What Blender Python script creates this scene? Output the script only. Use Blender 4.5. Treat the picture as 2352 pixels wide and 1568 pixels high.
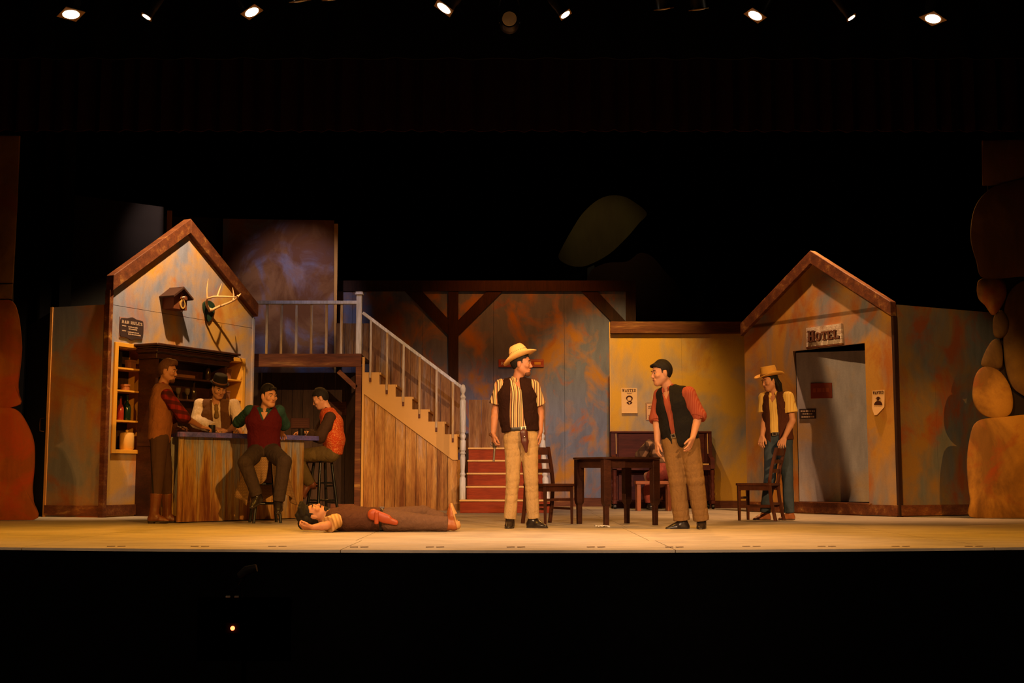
import bpy, bmesh, math, random
import numpy as np
from mathutils import Vector, Matrix
from mathutils.geometry import tessellate_polygon
for o in list(bpy.data.objects): bpy.data.objects.remove(o)
S = bpy.context.scene
COL = S.collection
PI = math.pi
# ------------------------------------------------------------------ camera
W_, H_, FPX, HZ, CZ = 2352, 1568, 2900.0, 1090.0, 0.544
PITCH = math.atan((HZ - H_ / 2) / FPX)
cam_d = bpy.data.cameras.new('camera'); cam = bpy.data.objects.new('camera', cam_d); COL.objects.link(cam)
cam_d.sensor_width = 36.0; cam_d.lens = FPX / W_ * 36.0; cam_d.clip_end = 200
cam.location = (0, 0, CZ); cam.rotation_euler = (PI / 2 + PITCH, 0, 0)
S.camera = cam
# ------------------------------------------------------------------ projection helpers (pixel of the photo -> place on the stage)
def ray(px, py):
    u = (px - W_ / 2) / FPX; v = (H_ / 2 - py) / FPX
    c, s = math.cos(PITCH), math.sin(PITCH)
    return Vector((u, c - v * s, s + v * c))
def P(px, py, Y):
    r = ray(px, py); return Vector((0, 0, CZ)) + r * (Y / r.y)
def F(px, py):
    r = ray(px, py); return Vector((0, 0, CZ)) + r * (-CZ / r.z)
class Frame:
    """a vertical wall plane: local x runs along it, local -y faces the house, z is up"""
    def __init__(s, a, b):
        s.a = Vector((a[0], a[1], 0)); d = Vector((b[0] - a[0], b[1] - a[1], 0)); s.len = d.length
        s.ux = d.normalized(); s.uy = Vector((-s.ux.y, s.ux.x, 0)); s.rz = math.atan2(s.ux.y, s.ux.x)
    def w(s, x, y, z): return s.a + s.ux * x + s.uy * y + Vector((0, 0, z))
    def hit(s, px, py, off=0.0):
        r = ray(px, py); o = Vector((0, 0, CZ)) - s.a
        t = (off - o.dot(s.uy)) / r.dot(s.uy); p = o + r * t
        return p.dot(s.ux), p.z
# ------------------------------------------------------------------ world, exposure
wd = bpy.data.worlds.new('world'); S.world = wd; wd.use_nodes = True
bg = wd.node_tree.nodes['Background']; bg.inputs[0].default_value = (0.35, 0.3, 0.4, 1); bg.inputs[1].default_value = 0.0006
vs = S.view_settings
vs.view_transform = 'Standard'; vs.look = 'None'; vs.gamma = 1.0; vs.exposure = 0.0; vs.use_curve_mapping = False
# ------------------------------------------------------------------ stage lighting (front of house and overhead rigs)
def spot(name, loc, aim, watts, col, deg, blend=0.5, rad=0.08):
    l = bpy.data.lights.new(name, 'SPOT'); l.energy = watts; l.color = col
    l.spot_size = math.radians(deg); l.spot_blend = blend; l.shadow_soft_size = rad
    o = bpy.data.objects.new(name, l); COL.objects.link(o); o.location = loc
    o.rotation_euler = (Vector(aim) - Vector(loc)).to_track_quat('-Z', 'Y').to_euler()
    return o
def shutter(o, cuts, soft=.02):
    """framing shutters of a profile spotlight: each cut is a world-space normal; light survives where the beam leans along it"""
    l = o.data; l.use_nodes = True; t = l.node_tree; em = next(n for n in t.nodes if n.type == 'EMISSION'); g = t.nodes.new('ShaderNodeNewGeometry'); last = None
    for n in cuts:
        d = t.nodes.new('ShaderNodeVectorMath'); d.operation = 'DOT_PRODUCT'; d.inputs[1].default_value = tuple(Vector(n).normalized()); t.links.new(g.outputs['Incoming'], d.inputs[0])
        m = t.nodes.new('ShaderNodeMapRange'); m.interpolation_type = 'SMOOTHSTEP'; m.inputs['From Min'].default_value = -soft; m.inputs['From Max'].default_value = soft; t.links.new(d.outputs['Value'], m.inputs['Value'])
        if last is None: last = m.outputs[0]
        else: k = t.nodes.new('ShaderNodeMath'); k.operation = 'MULTIPLY'; t.links.new(last, k.inputs[0]); t.links.new(m.outputs[0], k.inputs[1]); last = k.outputs[0]
    t.links.new(last, em.inputs['Strength'])
AMB = (1.0, 0.56, 0.22); WARM = (1.0, 0.66, 0.34); PINK = (1.0, 0.60, 0.44); LAV = (0.72, 0.66, 1.0)
LAMPW = 700
AMB = (1.0, 0.45, 0.06); WARM = (1.0, 0.57, 0.25); PINK = (1.0, 0.62, 0.36); RED = (1.0, .28, .06)
def foh(nm, x, tx, ty, tz, w, c, dg, top=None, z=8.0, y=-4.0, side=None):
    """front-of-house profile spot on a pool at (tx, ty); top = (height, depth) above which the shutter cuts"""
    o = spot('foh_' + nm, (x, y, z), (tx, ty, tz), w, c, dg, .6, .05)
    if top:
        hz_, hy = top; n = Vector((1, 0, 0)).cross(Vector((0, hy - y, hz_ - z))); n = n if n.z < 0 else -n
        cuts = [n]
        if side: m = Vector((side[0] - x, side[1] - y, 0)).cross(Vector((0, 0, 1))) * side[2]; cuts.append(m)
        shutter(o, cuts, .024)
    return o
foh('bar_r', 7.0, -3.2, 15.0, .7, 7200, AMB, 17, (2.3, 18)); foh('bar_l', -7.0, -3.4, 15.0, .7, 4200, (1, .48, .09), 17, (2.3, 18))
foh('wing_l', 7.5, -5.6, 16.0, .8, 3200, AMB, 16, (2.6, 16)); foh('center_l', -7.0, -.3, 13.6, .8, 5600, WARM, 17, (1.95, 13.6)); foh('center_r', 7.0, .0, 13.6, .8, 5200, WARM, 17, (2.1, 20))
foh('table_l', -7.0, 2.0, 13.6, .8, 5600, WARM, 16, (1.95, 13.1)); foh('table_r', 7.0, 1.7, 13.6, .8, 4000, WARM, 16, (2.2, 20))
foh('stairs', 5.0, -1.3, 19.3, 1.2, 9500, WARM, 13, (2.75, 19.5)); foh('saloon', -4.0, 2.0, 20.8, 1.2, 4600, WARM, 11, (2.8, 21))
foh('back', 1.0, .5, 21.9, 1.0, 6000, (1, .80, .86), 12, (1.95, 21.9))
foh('hat_r', 7.0, 3.2, 15.6, 1.0, 12500, (1, .5, .14), 8, (2.05, 15.7)); foh('rock_r', 7.6, 6.0, 16.0, .7, 10000, AMB, 9, (2.0, 16), side=(5.05, 16.4, 1)); foh('rock_l', -7.6, -6.1, 15.3, .6, 3000, (1, .36, .06), 9, (2.2, 15.3))
spot('foh_apron', (0, -3, 9.0), (.3, 10.6, 0), 4500, (1, .70, .48), 20, .9, .08)
for _x in (-.9, .3, 1.5): spot('top_apron', (_x, 10.9, 6.9), (_x, 10.9, 0), 950, (1, .67, .46), 34, .9, .08)
for _s in (-1, 1): foh('apron_side', _s * 2, _s * 3.4, 9.9, 0, 3600, (1, .62, .34), 24, (0, 10.75), z=9.0, y=-3.0)
# overhead area lights
spot('top_bar', (-3.75, 15.7, 5.9), (-4.7, 17.2, 2.9), 1620, (1, .64, .31), 64, .7, .04)
spot('top_hotel', (3.89, 17.12, 6.4), (4.3, 17.6, 1.5), 1750, (1, .54, .24), 66, .7, .03)
spot('top_saloon', (1.5, 18.6, 5.2), (1.75, 20.9, 2.3), 860, (1, .62, .18), 54, .8, .04)
spot('top_stairs', (-1.2, 17.4, 4.6), (-1.9, 19.6, 1.6), 160, WARM, 75, .8, .05)
spot('top_back', (.2, 19.9, 5.6), (.2, 21.9, 2.2), 260, (1, .26, .03), 80, .8, .05)
spot('blue_flat', (-2.9, 18.0, 5.0), (-3.65, 21.0, 3.7), 300, (.95, .72, .8), 40, .9, .04)
_gf = spot('grey_flat', (-4.4, 17.6, 6.2), (-5.3, 19.3, 4.55), 260, (1, .62, .5), 30, 1.0, .04)
# amber backlights
for x in (-4.6, -1.2, 2.2, 5.2): spot('back_%d' % (x * 10), (x, 19.6, 5.9), (x * .92, 14.4, .5), 520, (1, .40, .07), 58, .7, .06)
# hotel key light with one diagonal shutter across the doorway
_hk = Vector((-2.0, 4.0, 6.5)); _k = spot('hotel_key', _hk, (4.95, 16.9, 1.5), 4600, (1, .60, .22), 15, .5, .03)
_n = (P(1968, 1155, 17.75) - _hk).cross(P(1880, 800, 17.75) - _hk); _n = _n if _n.x > 0 else -_n
shutter(_k, [_n], .006)

spot('rail_lavender', (-2.8, 18.2, 5.0), (-2.9, 19.5, 2.9), 60, (.80, .74, 1.0), 60, .8, .04)
_gl = Vector((-4.4, 17.6, 6.2)); _gn = (P(373, 500, 19.3) - _gl).cross(Vector((0, 0, 1))); shutter(_gf, [_gn if _gn.x < 0 else -_gn], .01)
spot('far_rock', (1.4, 23.6, 7.0), (1.95, 26.0, 5.4), 75, (1, .72, .34), 50, .9, .05)

# ------------------------------------------------------------------ object helpers
def props(o, label=None, cat=None, group=None, kind=None):
    if label: o['label'] = label
    if cat: o['category'] = cat
    if group: o['group'] = group
    if kind: o['kind'] = kind
    return o
def empty(name, loc=(0, 0, 0), rz=0.0, label=None, cat=None, group=None, kind=None):
    o = bpy.data.objects.new(name, None); COL.objects.link(o); o.location = loc; o.rotation_euler = (0, 0, rz)
    o.empty_display_size = 0.05
    return props(o, label, cat, group, kind)
def link(name, me, mat, parent=None, loc=None, rot=None, smooth=False):
    if mat is not None and not me.materials: me.materials.append(mat)
    o = bpy.data.objects.new(name, me); COL.objects.link(o)
    if parent: o.parent = parent
    if loc is not None: o.location = loc
    if rot is not None: o.rotation_euler = rot
    if smooth: me.polygons.foreach_set('use_smooth', [True] * len(me.polygons))
    return o
def copy_tree(o, parent=None):
    c = o.copy(); COL.objects.link(c); c.parent = parent
    for ch in o.children: copy_tree(ch, c)
    return c
class MB:
    """collects shapes into one mesh"""
    def __init__(s): s.v = []; s.f = []
    def add(s, vs, fs):
        n = len(s.v); s.v += [tuple(v) for v in vs]; s.f += [tuple(i + n for i in f) for f in fs]; return s
    def box(s, lo, hi, M=None):
        x0, y0, z0 = lo; x1, y1, z1 = hi
        vs = [Vector(p) for p in ((x0,y0,z0),(x1,y0,z0),(x1,y1,z0),(x0,y1,z0),(x0,y0,z1),(x1,y0,z1),(x1,y1,z1),(x0,y1,z1))]
        if M: vs = [M @ v for v in vs]
        return s.add(vs, [(0,3,2,1),(4,5,6,7),(0,1,5,4),(1,2,6,5),(2,3,7,6),(3,0,4,7)])
    def bar(s, a, b, w, d, up=(0, 0, 1)):
        a, b = Vector(a), Vector(b); z = (b - a).normalized(); up = Vector(up)
        x = up.cross(z)
        if x.length < 1e-4: x = Vector((1, 0, 0)).cross(z)
        x.normalize(); y = z.cross(x)
        vs = []
        for p in (a, b):
            for i, j in ((-1,-1),(1,-1),(1,1),(-1,1)): vs.append(p + x * (i * w / 2) + y * (j * d / 2))
        return s.add(vs, [(0,3,2,1),(4,5,6,7),(0,1,5,4),(1,2,6,5),(2,3,7,6),(3,0,4,7)])
    def tube(s, pts, rad, n=10, flat=None):
        pts = [Vector(p) for p in pts]; m = len(pts)
        if not hasattr(rad, '__len__'): rad = [rad] * m
        t0 = (pts[1] - pts[0]).normalized(); ref = Vector((0, 0, 1)) if abs(t0.z) < .9 else Vector((1, 0, 0))
        x = t0.cross(ref).normalized(); vs = []
        for i in range(m):
            t = (pts[min(i + 1, m - 1)] - pts[max(i - 1, 0)]).normalized()
            x = (x - t * x.dot(t)).normalized(); y = t.cross(x)
            for k in range(n):
                a = 2 * PI * k / n; vs.append(pts[i] + x * (math.cos(a) * rad[i]) + y * (math.sin(a) * rad[i]))
        fs = [(i*n+k, i*n+(k+1) % n, (i+1)*n+(k+1) % n, (i+1)*n+k) for i in range(m-1) for k in range(n)]
        fs += [tuple(range(n-1, -1, -1)), tuple((m-1)*n+k for k in range(n))]
        return s.add(vs, fs)
    def lathe(s, prof, n=20, c=(0, 0, 0), M=None):
        c = Vector(c); vs = []
        for r, z in prof:
            for k in range(n):
                a = 2 * PI * k / n; v = Vector((r * math.cos(a), r * math.sin(a), z))
                vs.append((M @ v if M else v) + c)
        m = len(prof)
        fs = [(i*n+k, i*n+(k+1) % n, (i+1)*n+(k+1) % n, (i+1)*n+k) for i in range(m-1) for k in range(n)]
        fs += [tuple(range(n-1, -1, -1)), tuple((m-1)*n+k for k in range(n))]
        return s.add(vs, fs)
    def prism(s, loops, y0, y1, M=None):
        """polygon (with holes) in the local x-z plane between depths y0 and y1"""
        if loops and not hasattr(loops[0][0], '__len__'): loops = [loops]
        flat = [p for l in loops for p in l]; n = len(flat)
        tris = tessellate_polygon([[Vector((p[0], p[1], 0)) for p in l] for l in loops])
        vs = [Vector((p[0], y0, p[1])) for p in flat] + [Vector((p[0], y1, p[1])) for p in flat]
        if M: vs = [M @ v for v in vs]
        fs = [tuple(t) for t in tris] + [tuple(i + n for i in reversed(t)) for t in tris]
        k = 0
        for l in loops:
            m = len(l)
            for i in range(m): fs.append((k + i, k + (i + 1) % m, n + k + (i + 1) % m, n + k + i))
            k += m
        return s.add(vs, fs)
    def build(s, name, mat, parent=None, loc=None, rot=None, smooth=False, bevel=0, props_=None):
        me = bpy.data.meshes.new(name); me.from_pydata(s.v, [], s.f)
        bm = bmesh.new(); bm.from_mesh(me)
        bmesh.ops.recalc_face_normals(bm, faces=bm.faces)
        if bevel:
            es = [e for e in bm.edges if len(e.link_faces) == 2 and e.calc_face_angle(0) > .6]
            bmesh.ops.bevel(bm, geom=es, offset=bevel, segments=1, affect='EDGES', clamp_overlap=True)
        bm.to_mesh(me); bm.free()
        o = link(name, me, mat, parent, loc, rot, smooth)
        if smooth:
            a = math.radians(50)
            bm = bmesh.new(); bm.from_mesh(me)
            for e in bm.edges:
                if len(e.link_faces) == 2 and e.calc_face_angle(0) > a: e.smooth = False
            bm.to_mesh(me); bm.free()
        return o
# ------------------------------------------------------------------ materials
def nt(name, rough=0.7, spec=0.3):
    m = bpy.data.materials.new(name); m.use_nodes = True; t = m.node_tree; b = t.nodes['Principled BSDF']
    b.inputs['Roughness'].default_value = rough; b.inputs['Specular IOR Level'].default_value = spec
    return m, t, b
def nd(t, kind, **kw):
    n = t.nodes.new(kind)
    for k, v in kw.items(): setattr(n, k, v)
    return n
def ramp(t, stops, src, interp='LINEAR'):
    r = nd(t, 'ShaderNodeValToRGB'); r.color_ramp.interpolation = interp
    e = r.color_ramp.elements
    while len(e) < len(stops): e.new(0.5)
    for i, (p, c) in enumerate(stops):
        e[i].position = p; e[i].color = (c, c, c, 1) if not hasattr(c, '__len__') else (*c, 1)
    t.links.new(src, r.inputs[0]); return r.outputs[0]
def coords(t, scale=(1, 1, 1), kind='Object', loc=(0, 0, 0)):
    c = nd(t, 'ShaderNodeTexCoord'); m = nd(t, 'ShaderNodeMapping')
    m.inputs['Scale'].default_value = scale; m.inputs['Location'].default_value = loc
    t.links.new(c.outputs[kind], m.inputs[0]); return m.outputs[0]
def geo(t, scale=(1, 1, 1), loc=(0, 0, 0)):
    c = nd(t, 'ShaderNodeNewGeometry'); m = nd(t, 'ShaderNodeMapping')
    m.inputs['Scale'].default_value = scale; m.inputs['Location'].default_value = loc
    t.links.new(c.outputs['Position'], m.inputs[0]); return m.outputs[0]
def noise(t, vec, sc, det=4, rough=.55, dist=0.0):
    n = nd(t, 'ShaderNodeTexNoise'); n.inputs['Scale'].default_value = sc; n.inputs['Detail'].default_value = det
    n.inputs['Roughness'].default_value = rough; n.inputs['Distortion'].default_value = dist
    t.links.new(vec, n.inputs['Vector']); return n.outputs[0]
def mix(t, fac, a, b, mode='MIX'):
    m = nd(t, 'ShaderNodeMix', data_type='RGBA', blend_type=mode)
    for sock, val in ((m.inputs[0], fac), (m.inputs[6], a), (m.inputs[7], b)):
        if hasattr(val, 'links') or hasattr(val, 'is_linked'): t.links.new(val, sock)
        elif hasattr(val, '__len__'): sock.default_value = (*val, 1)
        else: sock.default_value = val
    return m.outputs[2]
def bump(t, b, src, dist=0.005, strength=0.4):
    n = nd(t, 'ShaderNodeBump'); n.inputs['Distance'].default_value = dist; n.inputs['Strength'].default_value = strength
    t.links.new(src, n.inputs['Height']); t.links.new(n.outputs[0], b.inputs['Normal'])
def plain(name, col, rough=0.7, spec=0.3, var=0.25, sc=9.0, metal=0.0, bmp=0.0):
    m, t, b = nt(name, rough, spec)
    n = noise(t, coords(t), sc)
    c = mix(t, n, tuple(x * (1 - var) for x in col), tuple(min(1, x * (1 + var)) for x in col))
    t.links.new(c, b.inputs['Base Color']); b.inputs['Metallic'].default_value = metal
    if bmp: bump(t, b, noise(t, coords(t), sc * 6), bmp)
    return m
def sponge(name, base, ochre, rust, seed=0.0, f_och=0.5, f_rust=0.55, sc=1.3, rough=.85):
    """scenic paint: grey-blue ground with clouds of ochre and rust"""
    m, t, b = nt(name, rough, 0.15)
    v = geo(t, (1, 1, .75), (seed, seed * .7, seed * 1.3))
    n1 = noise(t, v, sc, 5, .58, .6); v2 = geo(t, (1, 1, .8), (seed + 17, 3, seed - 9))
    n2 = noise(t, v2, sc * 1.25, 5, .6, .8)
    n3 = noise(t, geo(t, (3, 3, .7), (seed, 0, 0)), 4, 3)
    c = mix(t, ramp(t, [(0.3, 0), (.7, 1)], n3), base, tuple(x * .78 for x in base))
    c = mix(t, ramp(t, [(f_och - .07, 0), (f_och + .11, .95)], n1), c, ochre)
    c = mix(t, ramp(t, [(f_rust - .03, 0), (f_rust + .12, .9)], n2), c, rust)
    fine = noise(t, geo(t), 60, 2)
    c = mix(t, ramp(t, [(.3, .12), (.7, 0)], fine), c, (0.05, 0.04, 0.04))
    t.links.new(c, b.inputs['Base Color'])
    return m
def plankmat(name, stops, seed=0.0, rough=.75, sc=1.0, axis='Z', bmp=.003, rise=None):
    """dry-brushed boards: streaks along the board, tint shifts from board to board"""
    m, t, b = nt(name, rough, 0.2)
    big = {'X': (1.0, 9, 9), 'Z': (9, 9, 1.0), 'Y': (9, 1.0, 9)}[axis]
    oi = nd(t, 'ShaderNodeObjectInfo')
    v = nd(t, 'ShaderNodeVectorMath', operation='ADD'); t.links.new(geo(t, tuple(x * sc for x in big), (seed, seed, seed)), v.inputs[0])
    mul = nd(t, 'ShaderNodeVectorMath', operation='SCALE'); mul.inputs[0].default_value = (13, 7, 5)
    t.links.new(oi.outputs['Random'], mul.inputs['Scale']); t.links.new(mul.outputs[0], v.inputs[1])
    n1 = noise(t, v.outputs[0], 1.0, 5, .6, .3)
    if rise:            # tint shifts with height, greyer toward the top
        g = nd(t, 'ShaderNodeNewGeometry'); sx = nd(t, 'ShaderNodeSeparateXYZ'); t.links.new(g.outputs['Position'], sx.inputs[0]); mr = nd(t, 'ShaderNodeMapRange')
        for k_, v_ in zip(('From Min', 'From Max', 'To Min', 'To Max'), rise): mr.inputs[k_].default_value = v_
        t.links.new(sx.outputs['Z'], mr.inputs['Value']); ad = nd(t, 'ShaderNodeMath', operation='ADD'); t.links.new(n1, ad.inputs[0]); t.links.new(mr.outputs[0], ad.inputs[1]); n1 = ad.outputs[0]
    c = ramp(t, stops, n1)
    fine = noise(t, v.outputs[0], 7.0, 3, .6)
    c = mix(t, ramp(t, [(.35, .35), (.6, 0)], fine), c, tuple(x * .35 for x in stops[0][1]))
    t.links.new(c, b.inputs['Base Color']); bump(t, b, fine, bmp, .5)
    return m
BLUE = (0.20, 0.21, 0.27); OCH = (0.50, 0.25, 0.035); RUST = (0.33, 0.085, 0.016)
M = {}
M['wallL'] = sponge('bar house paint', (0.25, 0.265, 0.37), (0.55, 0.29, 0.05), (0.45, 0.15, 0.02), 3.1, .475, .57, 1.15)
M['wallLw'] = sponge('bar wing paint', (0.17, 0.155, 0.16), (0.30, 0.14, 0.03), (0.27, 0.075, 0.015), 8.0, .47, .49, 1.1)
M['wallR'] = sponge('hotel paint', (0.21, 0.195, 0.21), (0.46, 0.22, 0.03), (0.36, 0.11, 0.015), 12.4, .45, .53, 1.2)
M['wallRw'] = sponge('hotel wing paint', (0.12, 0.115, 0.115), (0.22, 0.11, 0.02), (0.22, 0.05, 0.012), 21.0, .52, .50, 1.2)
M['wallB'] = sponge('back wall paint', (0.16, 0.18, 0.30), (0.40, 0.18, 0.025), (0.36, 0.11, 0.015), 33.0, .55, .61, 2.0)
M['wallC'] = sponge('saloon wall paint', (0.27, 0.25, 0.26), (0.58, 0.31, 0.03), (0.40, 0.15, 0.02), 45.3, .44, .62, .8)
M['wallT'] = sponge('tall flat paint', (0.16, 0.22, 0.42), (0.24, 0.11, 0.03), (0.12, 0.045, 0.015), 58.0, .44, .47, 1.1)
M['doorP'] = sponge('hotel door paint', (0.40, 0.36, 0.42), (0.50, 0.30, 0.12), (0.33, 0.14, 0.03), 71.0, .58, .66, 1.0)
M['trim'] = plankmat('dry brushed brown trim', [(.2, (.055, .018, .010)), (.52, (.13, .038, .014)), (.62, (.19, .07, .022)), (.74, (.40, .20, .055))], 2, .6, axis='X')
M['beam'] = plankmat('dark timber paint', [(.2, (.022, .008, .005)), (.6, (.04, .014, .007)), (.85, (.07, .03, .012))], 5, .7)
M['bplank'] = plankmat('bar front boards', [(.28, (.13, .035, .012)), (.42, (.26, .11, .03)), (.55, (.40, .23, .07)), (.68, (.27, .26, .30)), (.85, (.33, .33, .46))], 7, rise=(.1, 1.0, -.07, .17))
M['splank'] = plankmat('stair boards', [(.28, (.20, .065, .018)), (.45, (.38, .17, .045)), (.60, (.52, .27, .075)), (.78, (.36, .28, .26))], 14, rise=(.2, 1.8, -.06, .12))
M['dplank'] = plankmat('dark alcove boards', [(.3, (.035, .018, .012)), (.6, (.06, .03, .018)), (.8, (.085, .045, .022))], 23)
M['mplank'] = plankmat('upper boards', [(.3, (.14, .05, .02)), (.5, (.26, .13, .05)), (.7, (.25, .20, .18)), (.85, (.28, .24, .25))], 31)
M['white'] = plankmat('worn white paint', [(.25, (.34, .24, .10)), (.40, (.50, .48, .46)), (.7, (.62, .60, .66))], 41, sc=.7)
M['balus'] = plankmat('rubbed white paint', [(.28, (.26, .12, .035)), (.45, (.42, .26, .10)), (.62, (.48, .42, .36)), (.8, (.56, .52, .52))], 43, sc=1.0)
M['ply'] = plain('bare plywood', (.55, .30, .085), .7, .2, .12, 3)
M['yelwood'] = plain('yellow shelf paint', (.62, .30, .035), .6, .2, .15, 5)
M['riser'] = plankmat('red riser paint', [(.3, (.20, .026, .005)), (.7, (.29, .042, .008))], 51, axis='X')
M['nosing'] = plain('pale step nosing', (.62, .36, .12), .5, .3, .1, 4)
M['walnut'] = plankmat('dark walnut', [(.3, (.028, .010, .007)), (.6, (.055, .018, .010)), (.8, (.075, .026, .012))], 61, .35, axis='X', bmp=.001)
M['chair'] = plankmat('brown chair wood', [(.3, (.045, .014, .008)), (.6, (.08, .024, .012)), (.85, (.12, .04, .018))], 65, .35, bmp=.001)
M['red_wood'] = plankmat('reddish piano wood', [(.3, (.05, .010, .007)), (.6, (.085, .016, .010)), (.85, (.11, .025, .010))], 69, .65, axis='X', bmp=.001)
M['bench'] = plain('bench wood', (.22, .06, .018), .5)
M['black'] = plain('black satin paint', (.008, .008, .009), .35, .4)
M['blackcloth'] = plain('black drape', (.004, .0035, .004), .95, .05)
M['darkvoid'] = plain('black masking', (.0012, .0012, .0014), .98, .0)
M['flatgrey'] = plain('unpainted grey masking flat', (.045, .042, .042), .9, .1, .3, 2)
M['bartop'] = plankmat('violet bar top paint', [(.25, (.07, .07, .38)), (.55, (.13, .12, .55)), (.75, (.30, .12, .42))], 77, .5, axis='X')
M['rockO'] = sponge('orange boulder paint', (.20, .085, .020), (.42, .19, .03), (.27, .05, .010), 83, .50, .55, 1.4)
M['rockRd'] = sponge('rusty boulder paint', (.22, .055, .014), (.30, .11, .02), (.27, .035, .008), 86, .55, .50, 1.3)
M['rockB'] = sponge('brown boulder paint', (.12, .055, .018), (.20, .10, .02), (.12, .03, .010), 88, .52, .55, 1.2)
M['rockFar'] = sponge('olive far rock paint', (.05, .036, .010), (.055, .045, .012), (.055, .014, .006), 91, .5, .6, .6)
M['rockedge'] = plain('raw edge of cutout', (.45, .20, .05), .8, .1)
M['rock_line'] = plain('black outline paint', (.018, .010, .007), .9, .1)

# ------------------------------------------------------------------ stage floor and masking
random.seed(4)
def floormat():
    m, t, b = nt('painted stage floor', .55, .3)
    n1 = noise(t, geo(t, (1, 1.6, 1)), .9, 5, .6, .4); n2 = noise(t, geo(t, (1, 4, 1), (4, 1, 0)), 2.2, 5, .65)
    c = ramp(t, [(.3, (.30, .25, .19)), (.5, (.40, .33, .25)), (.7, (.47, .39, .30))], n1)
    c = mix(t, ramp(t, [(.42, 0), (.7, .55)], n2), c, (.22, .17, .12))
    c = mix(t, ramp(t, [(.60, 0), (.72, .5)], noise(t, geo(t, (1, 2, 1), (9, 9, 0)), 1.4, 6)), c, (.40, .27, .12))
    t.links.new(c, b.inputs['Base Color']); bump(t, b, noise(t, geo(t), 22), .002, .3)
    r = ramp(t, [(.3, .42), (.7, .65)], n2); t.links.new(r, b.inputs['Roughness'])
    return m
M['floor'] = floormat()
def front_y(x): return 9.27 + x * x * 0.0255          # gently bowed lip of the stage
fl = empty('floor', (0, 0, 0), kind='structure')
mb = MB(); xs = [-9 + i * .75 for i in range(25)]
mb.prism([[(x, front_y(x) + .015) for x in xs] + [(9, 30), (-9, 30)]], .02, .10, Matrix(((1,0,0,0),(0,0,1,0),(0,-1,0,0),(0,0,0,1))))
mb.build('subfloor', M['black'], fl)
Rfl = Matrix(((1,0,0,0),(0,0,1,0),(0,-1,0,0),(0,0,0,1)))
seam = [-8.52 + 2.44 * i - .0 for i in range(8)]        # sheet joints
seam = [1.19 + 2.44 * k for k in range(-4, 5)]
rows = [None, 10.62] + [10.62 + 2.6 * i for i in range(1, 8)]
for j in range(len(rows) - 1):
    for i in range(len(seam) - 1):
        x0, x1 = seam[i] + .003, seam[i + 1] - .003
        sh = 0.0 if j % 2 == 0 else .05
        if j == 0: poly = [(x0 + (x1 - x0) * k / 5, front_y(x0 + (x1 - x0) * k / 5)) for k in range(6)] + [(x1, rows[1] - .003), (x0, rows[1] - .003)]
        else: poly = [(x0 - sh, rows[j] + .003), (x1 - sh, rows[j] + .003), (x1 - sh, rows[j + 1] - .003), (x0 - sh, rows[j + 1] - .003)]
        if min(p[1] for p in poly) > 29: continue
        MB().prism([poly], 0, .02, Rfl).build('floor_panel', M['floor'], fl)
mb = MB(); pts = [(x, front_y(x) + .012) for x in xs]
for (xa, ya), (xb, yb) in zip(pts, pts[1:]):
    mb.add([(xa, ya, -.02), (xb, yb, -.02), (xb, yb, -2.2), (xa, ya, -2.2), (xa, ya + .1, -.02), (xb, yb + .1, -.02), (xb, yb + .1, -2.2), (xa, ya + .1, -2.2)], [(0,1,2,3),(4,7,6,5),(0,4,5,1),(3,2,6,7)])
props(mb.build('wall_stage_front', M['darkvoid']), kind='structure')
props(MB().box((-12, -3, -2.3), (12, 9.5, -2.2)).build('floor_pit', M['darkvoid']), kind='structure')
props(MB().box((-12, 29.6, -.1), (12, 29.7, 14)).build('wall_back', M['darkvoid']), kind='structure')
def drape(name, x0, x1, z0, z1, Y, amp, n, mat, label, cat, wavez=0.0, group=None):
    m = MB(); k = n * 8; vs = []
    for i in range(k + 1):
        u = i / k; x = x0 + (x1 - x0) * u; y = Y + amp * math.sin(2 * PI * n * u) + amp * .4 * math.sin(2 * PI * n * 1.7 * u + 1)
        zb = z0 + wavez * math.sin(2 * PI * n * u + .6)
        vs += [(x, y, zb), (x, y, z1), (x, y + .03, zb), (x, y + .03, z1)]
    fs = []
    for i in range(k):
        a, b = 4 * i, 4 * i + 4
        fs += [(a, b, b + 1, a + 1), (a + 2, a + 3, b + 3, b + 2), (a, a + 2, b + 2, b)]
    m.add(vs, fs); o = m.build(name, mat, smooth=True); return props(o, label, cat, group)
M['redcloth'] = plain('dark red drape', (.016, .003, .002), .95, .05)
drape('border_curtain', -7.5, 7.5, P(1176, 300, 15.2).z, P(1176, 128, 15.2).z + 1.2, 15.2, .05, 60, M['redcloth'], 'dark red pleated border curtain hanging across the upper stage', 'curtain', .02)
drape('teaser_curtain', -8.5, 8.5, P(1176, 134, 13.6).z, P(1176, 0, 13.6).z + 1.5, 13.6, .03, 30, M['blackcloth'], 'flat black teaser curtain across the top behind the stage lights', 'curtain')
drape('backdrop_curtain', -9, 9, .01, 11, 28.5, .12, 40, M['blackcloth'], 'black curtain closing off the rear of the stage', 'curtain')
drape('leg_curtain', -11.0, -6.6, .01, 10, 18.7, .10, 12, M['blackcloth'], 'black masking curtain in the wing beside the bar house', 'curtain', 0, 'black wing curtains')
drape('leg_curtain', 6.9, 11.5, .01, 10, 18.2, .10, 12, M['blackcloth'], 'black masking curtain in the wing beside the hotel', 'curtain', 0, 'black wing curtains')
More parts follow.
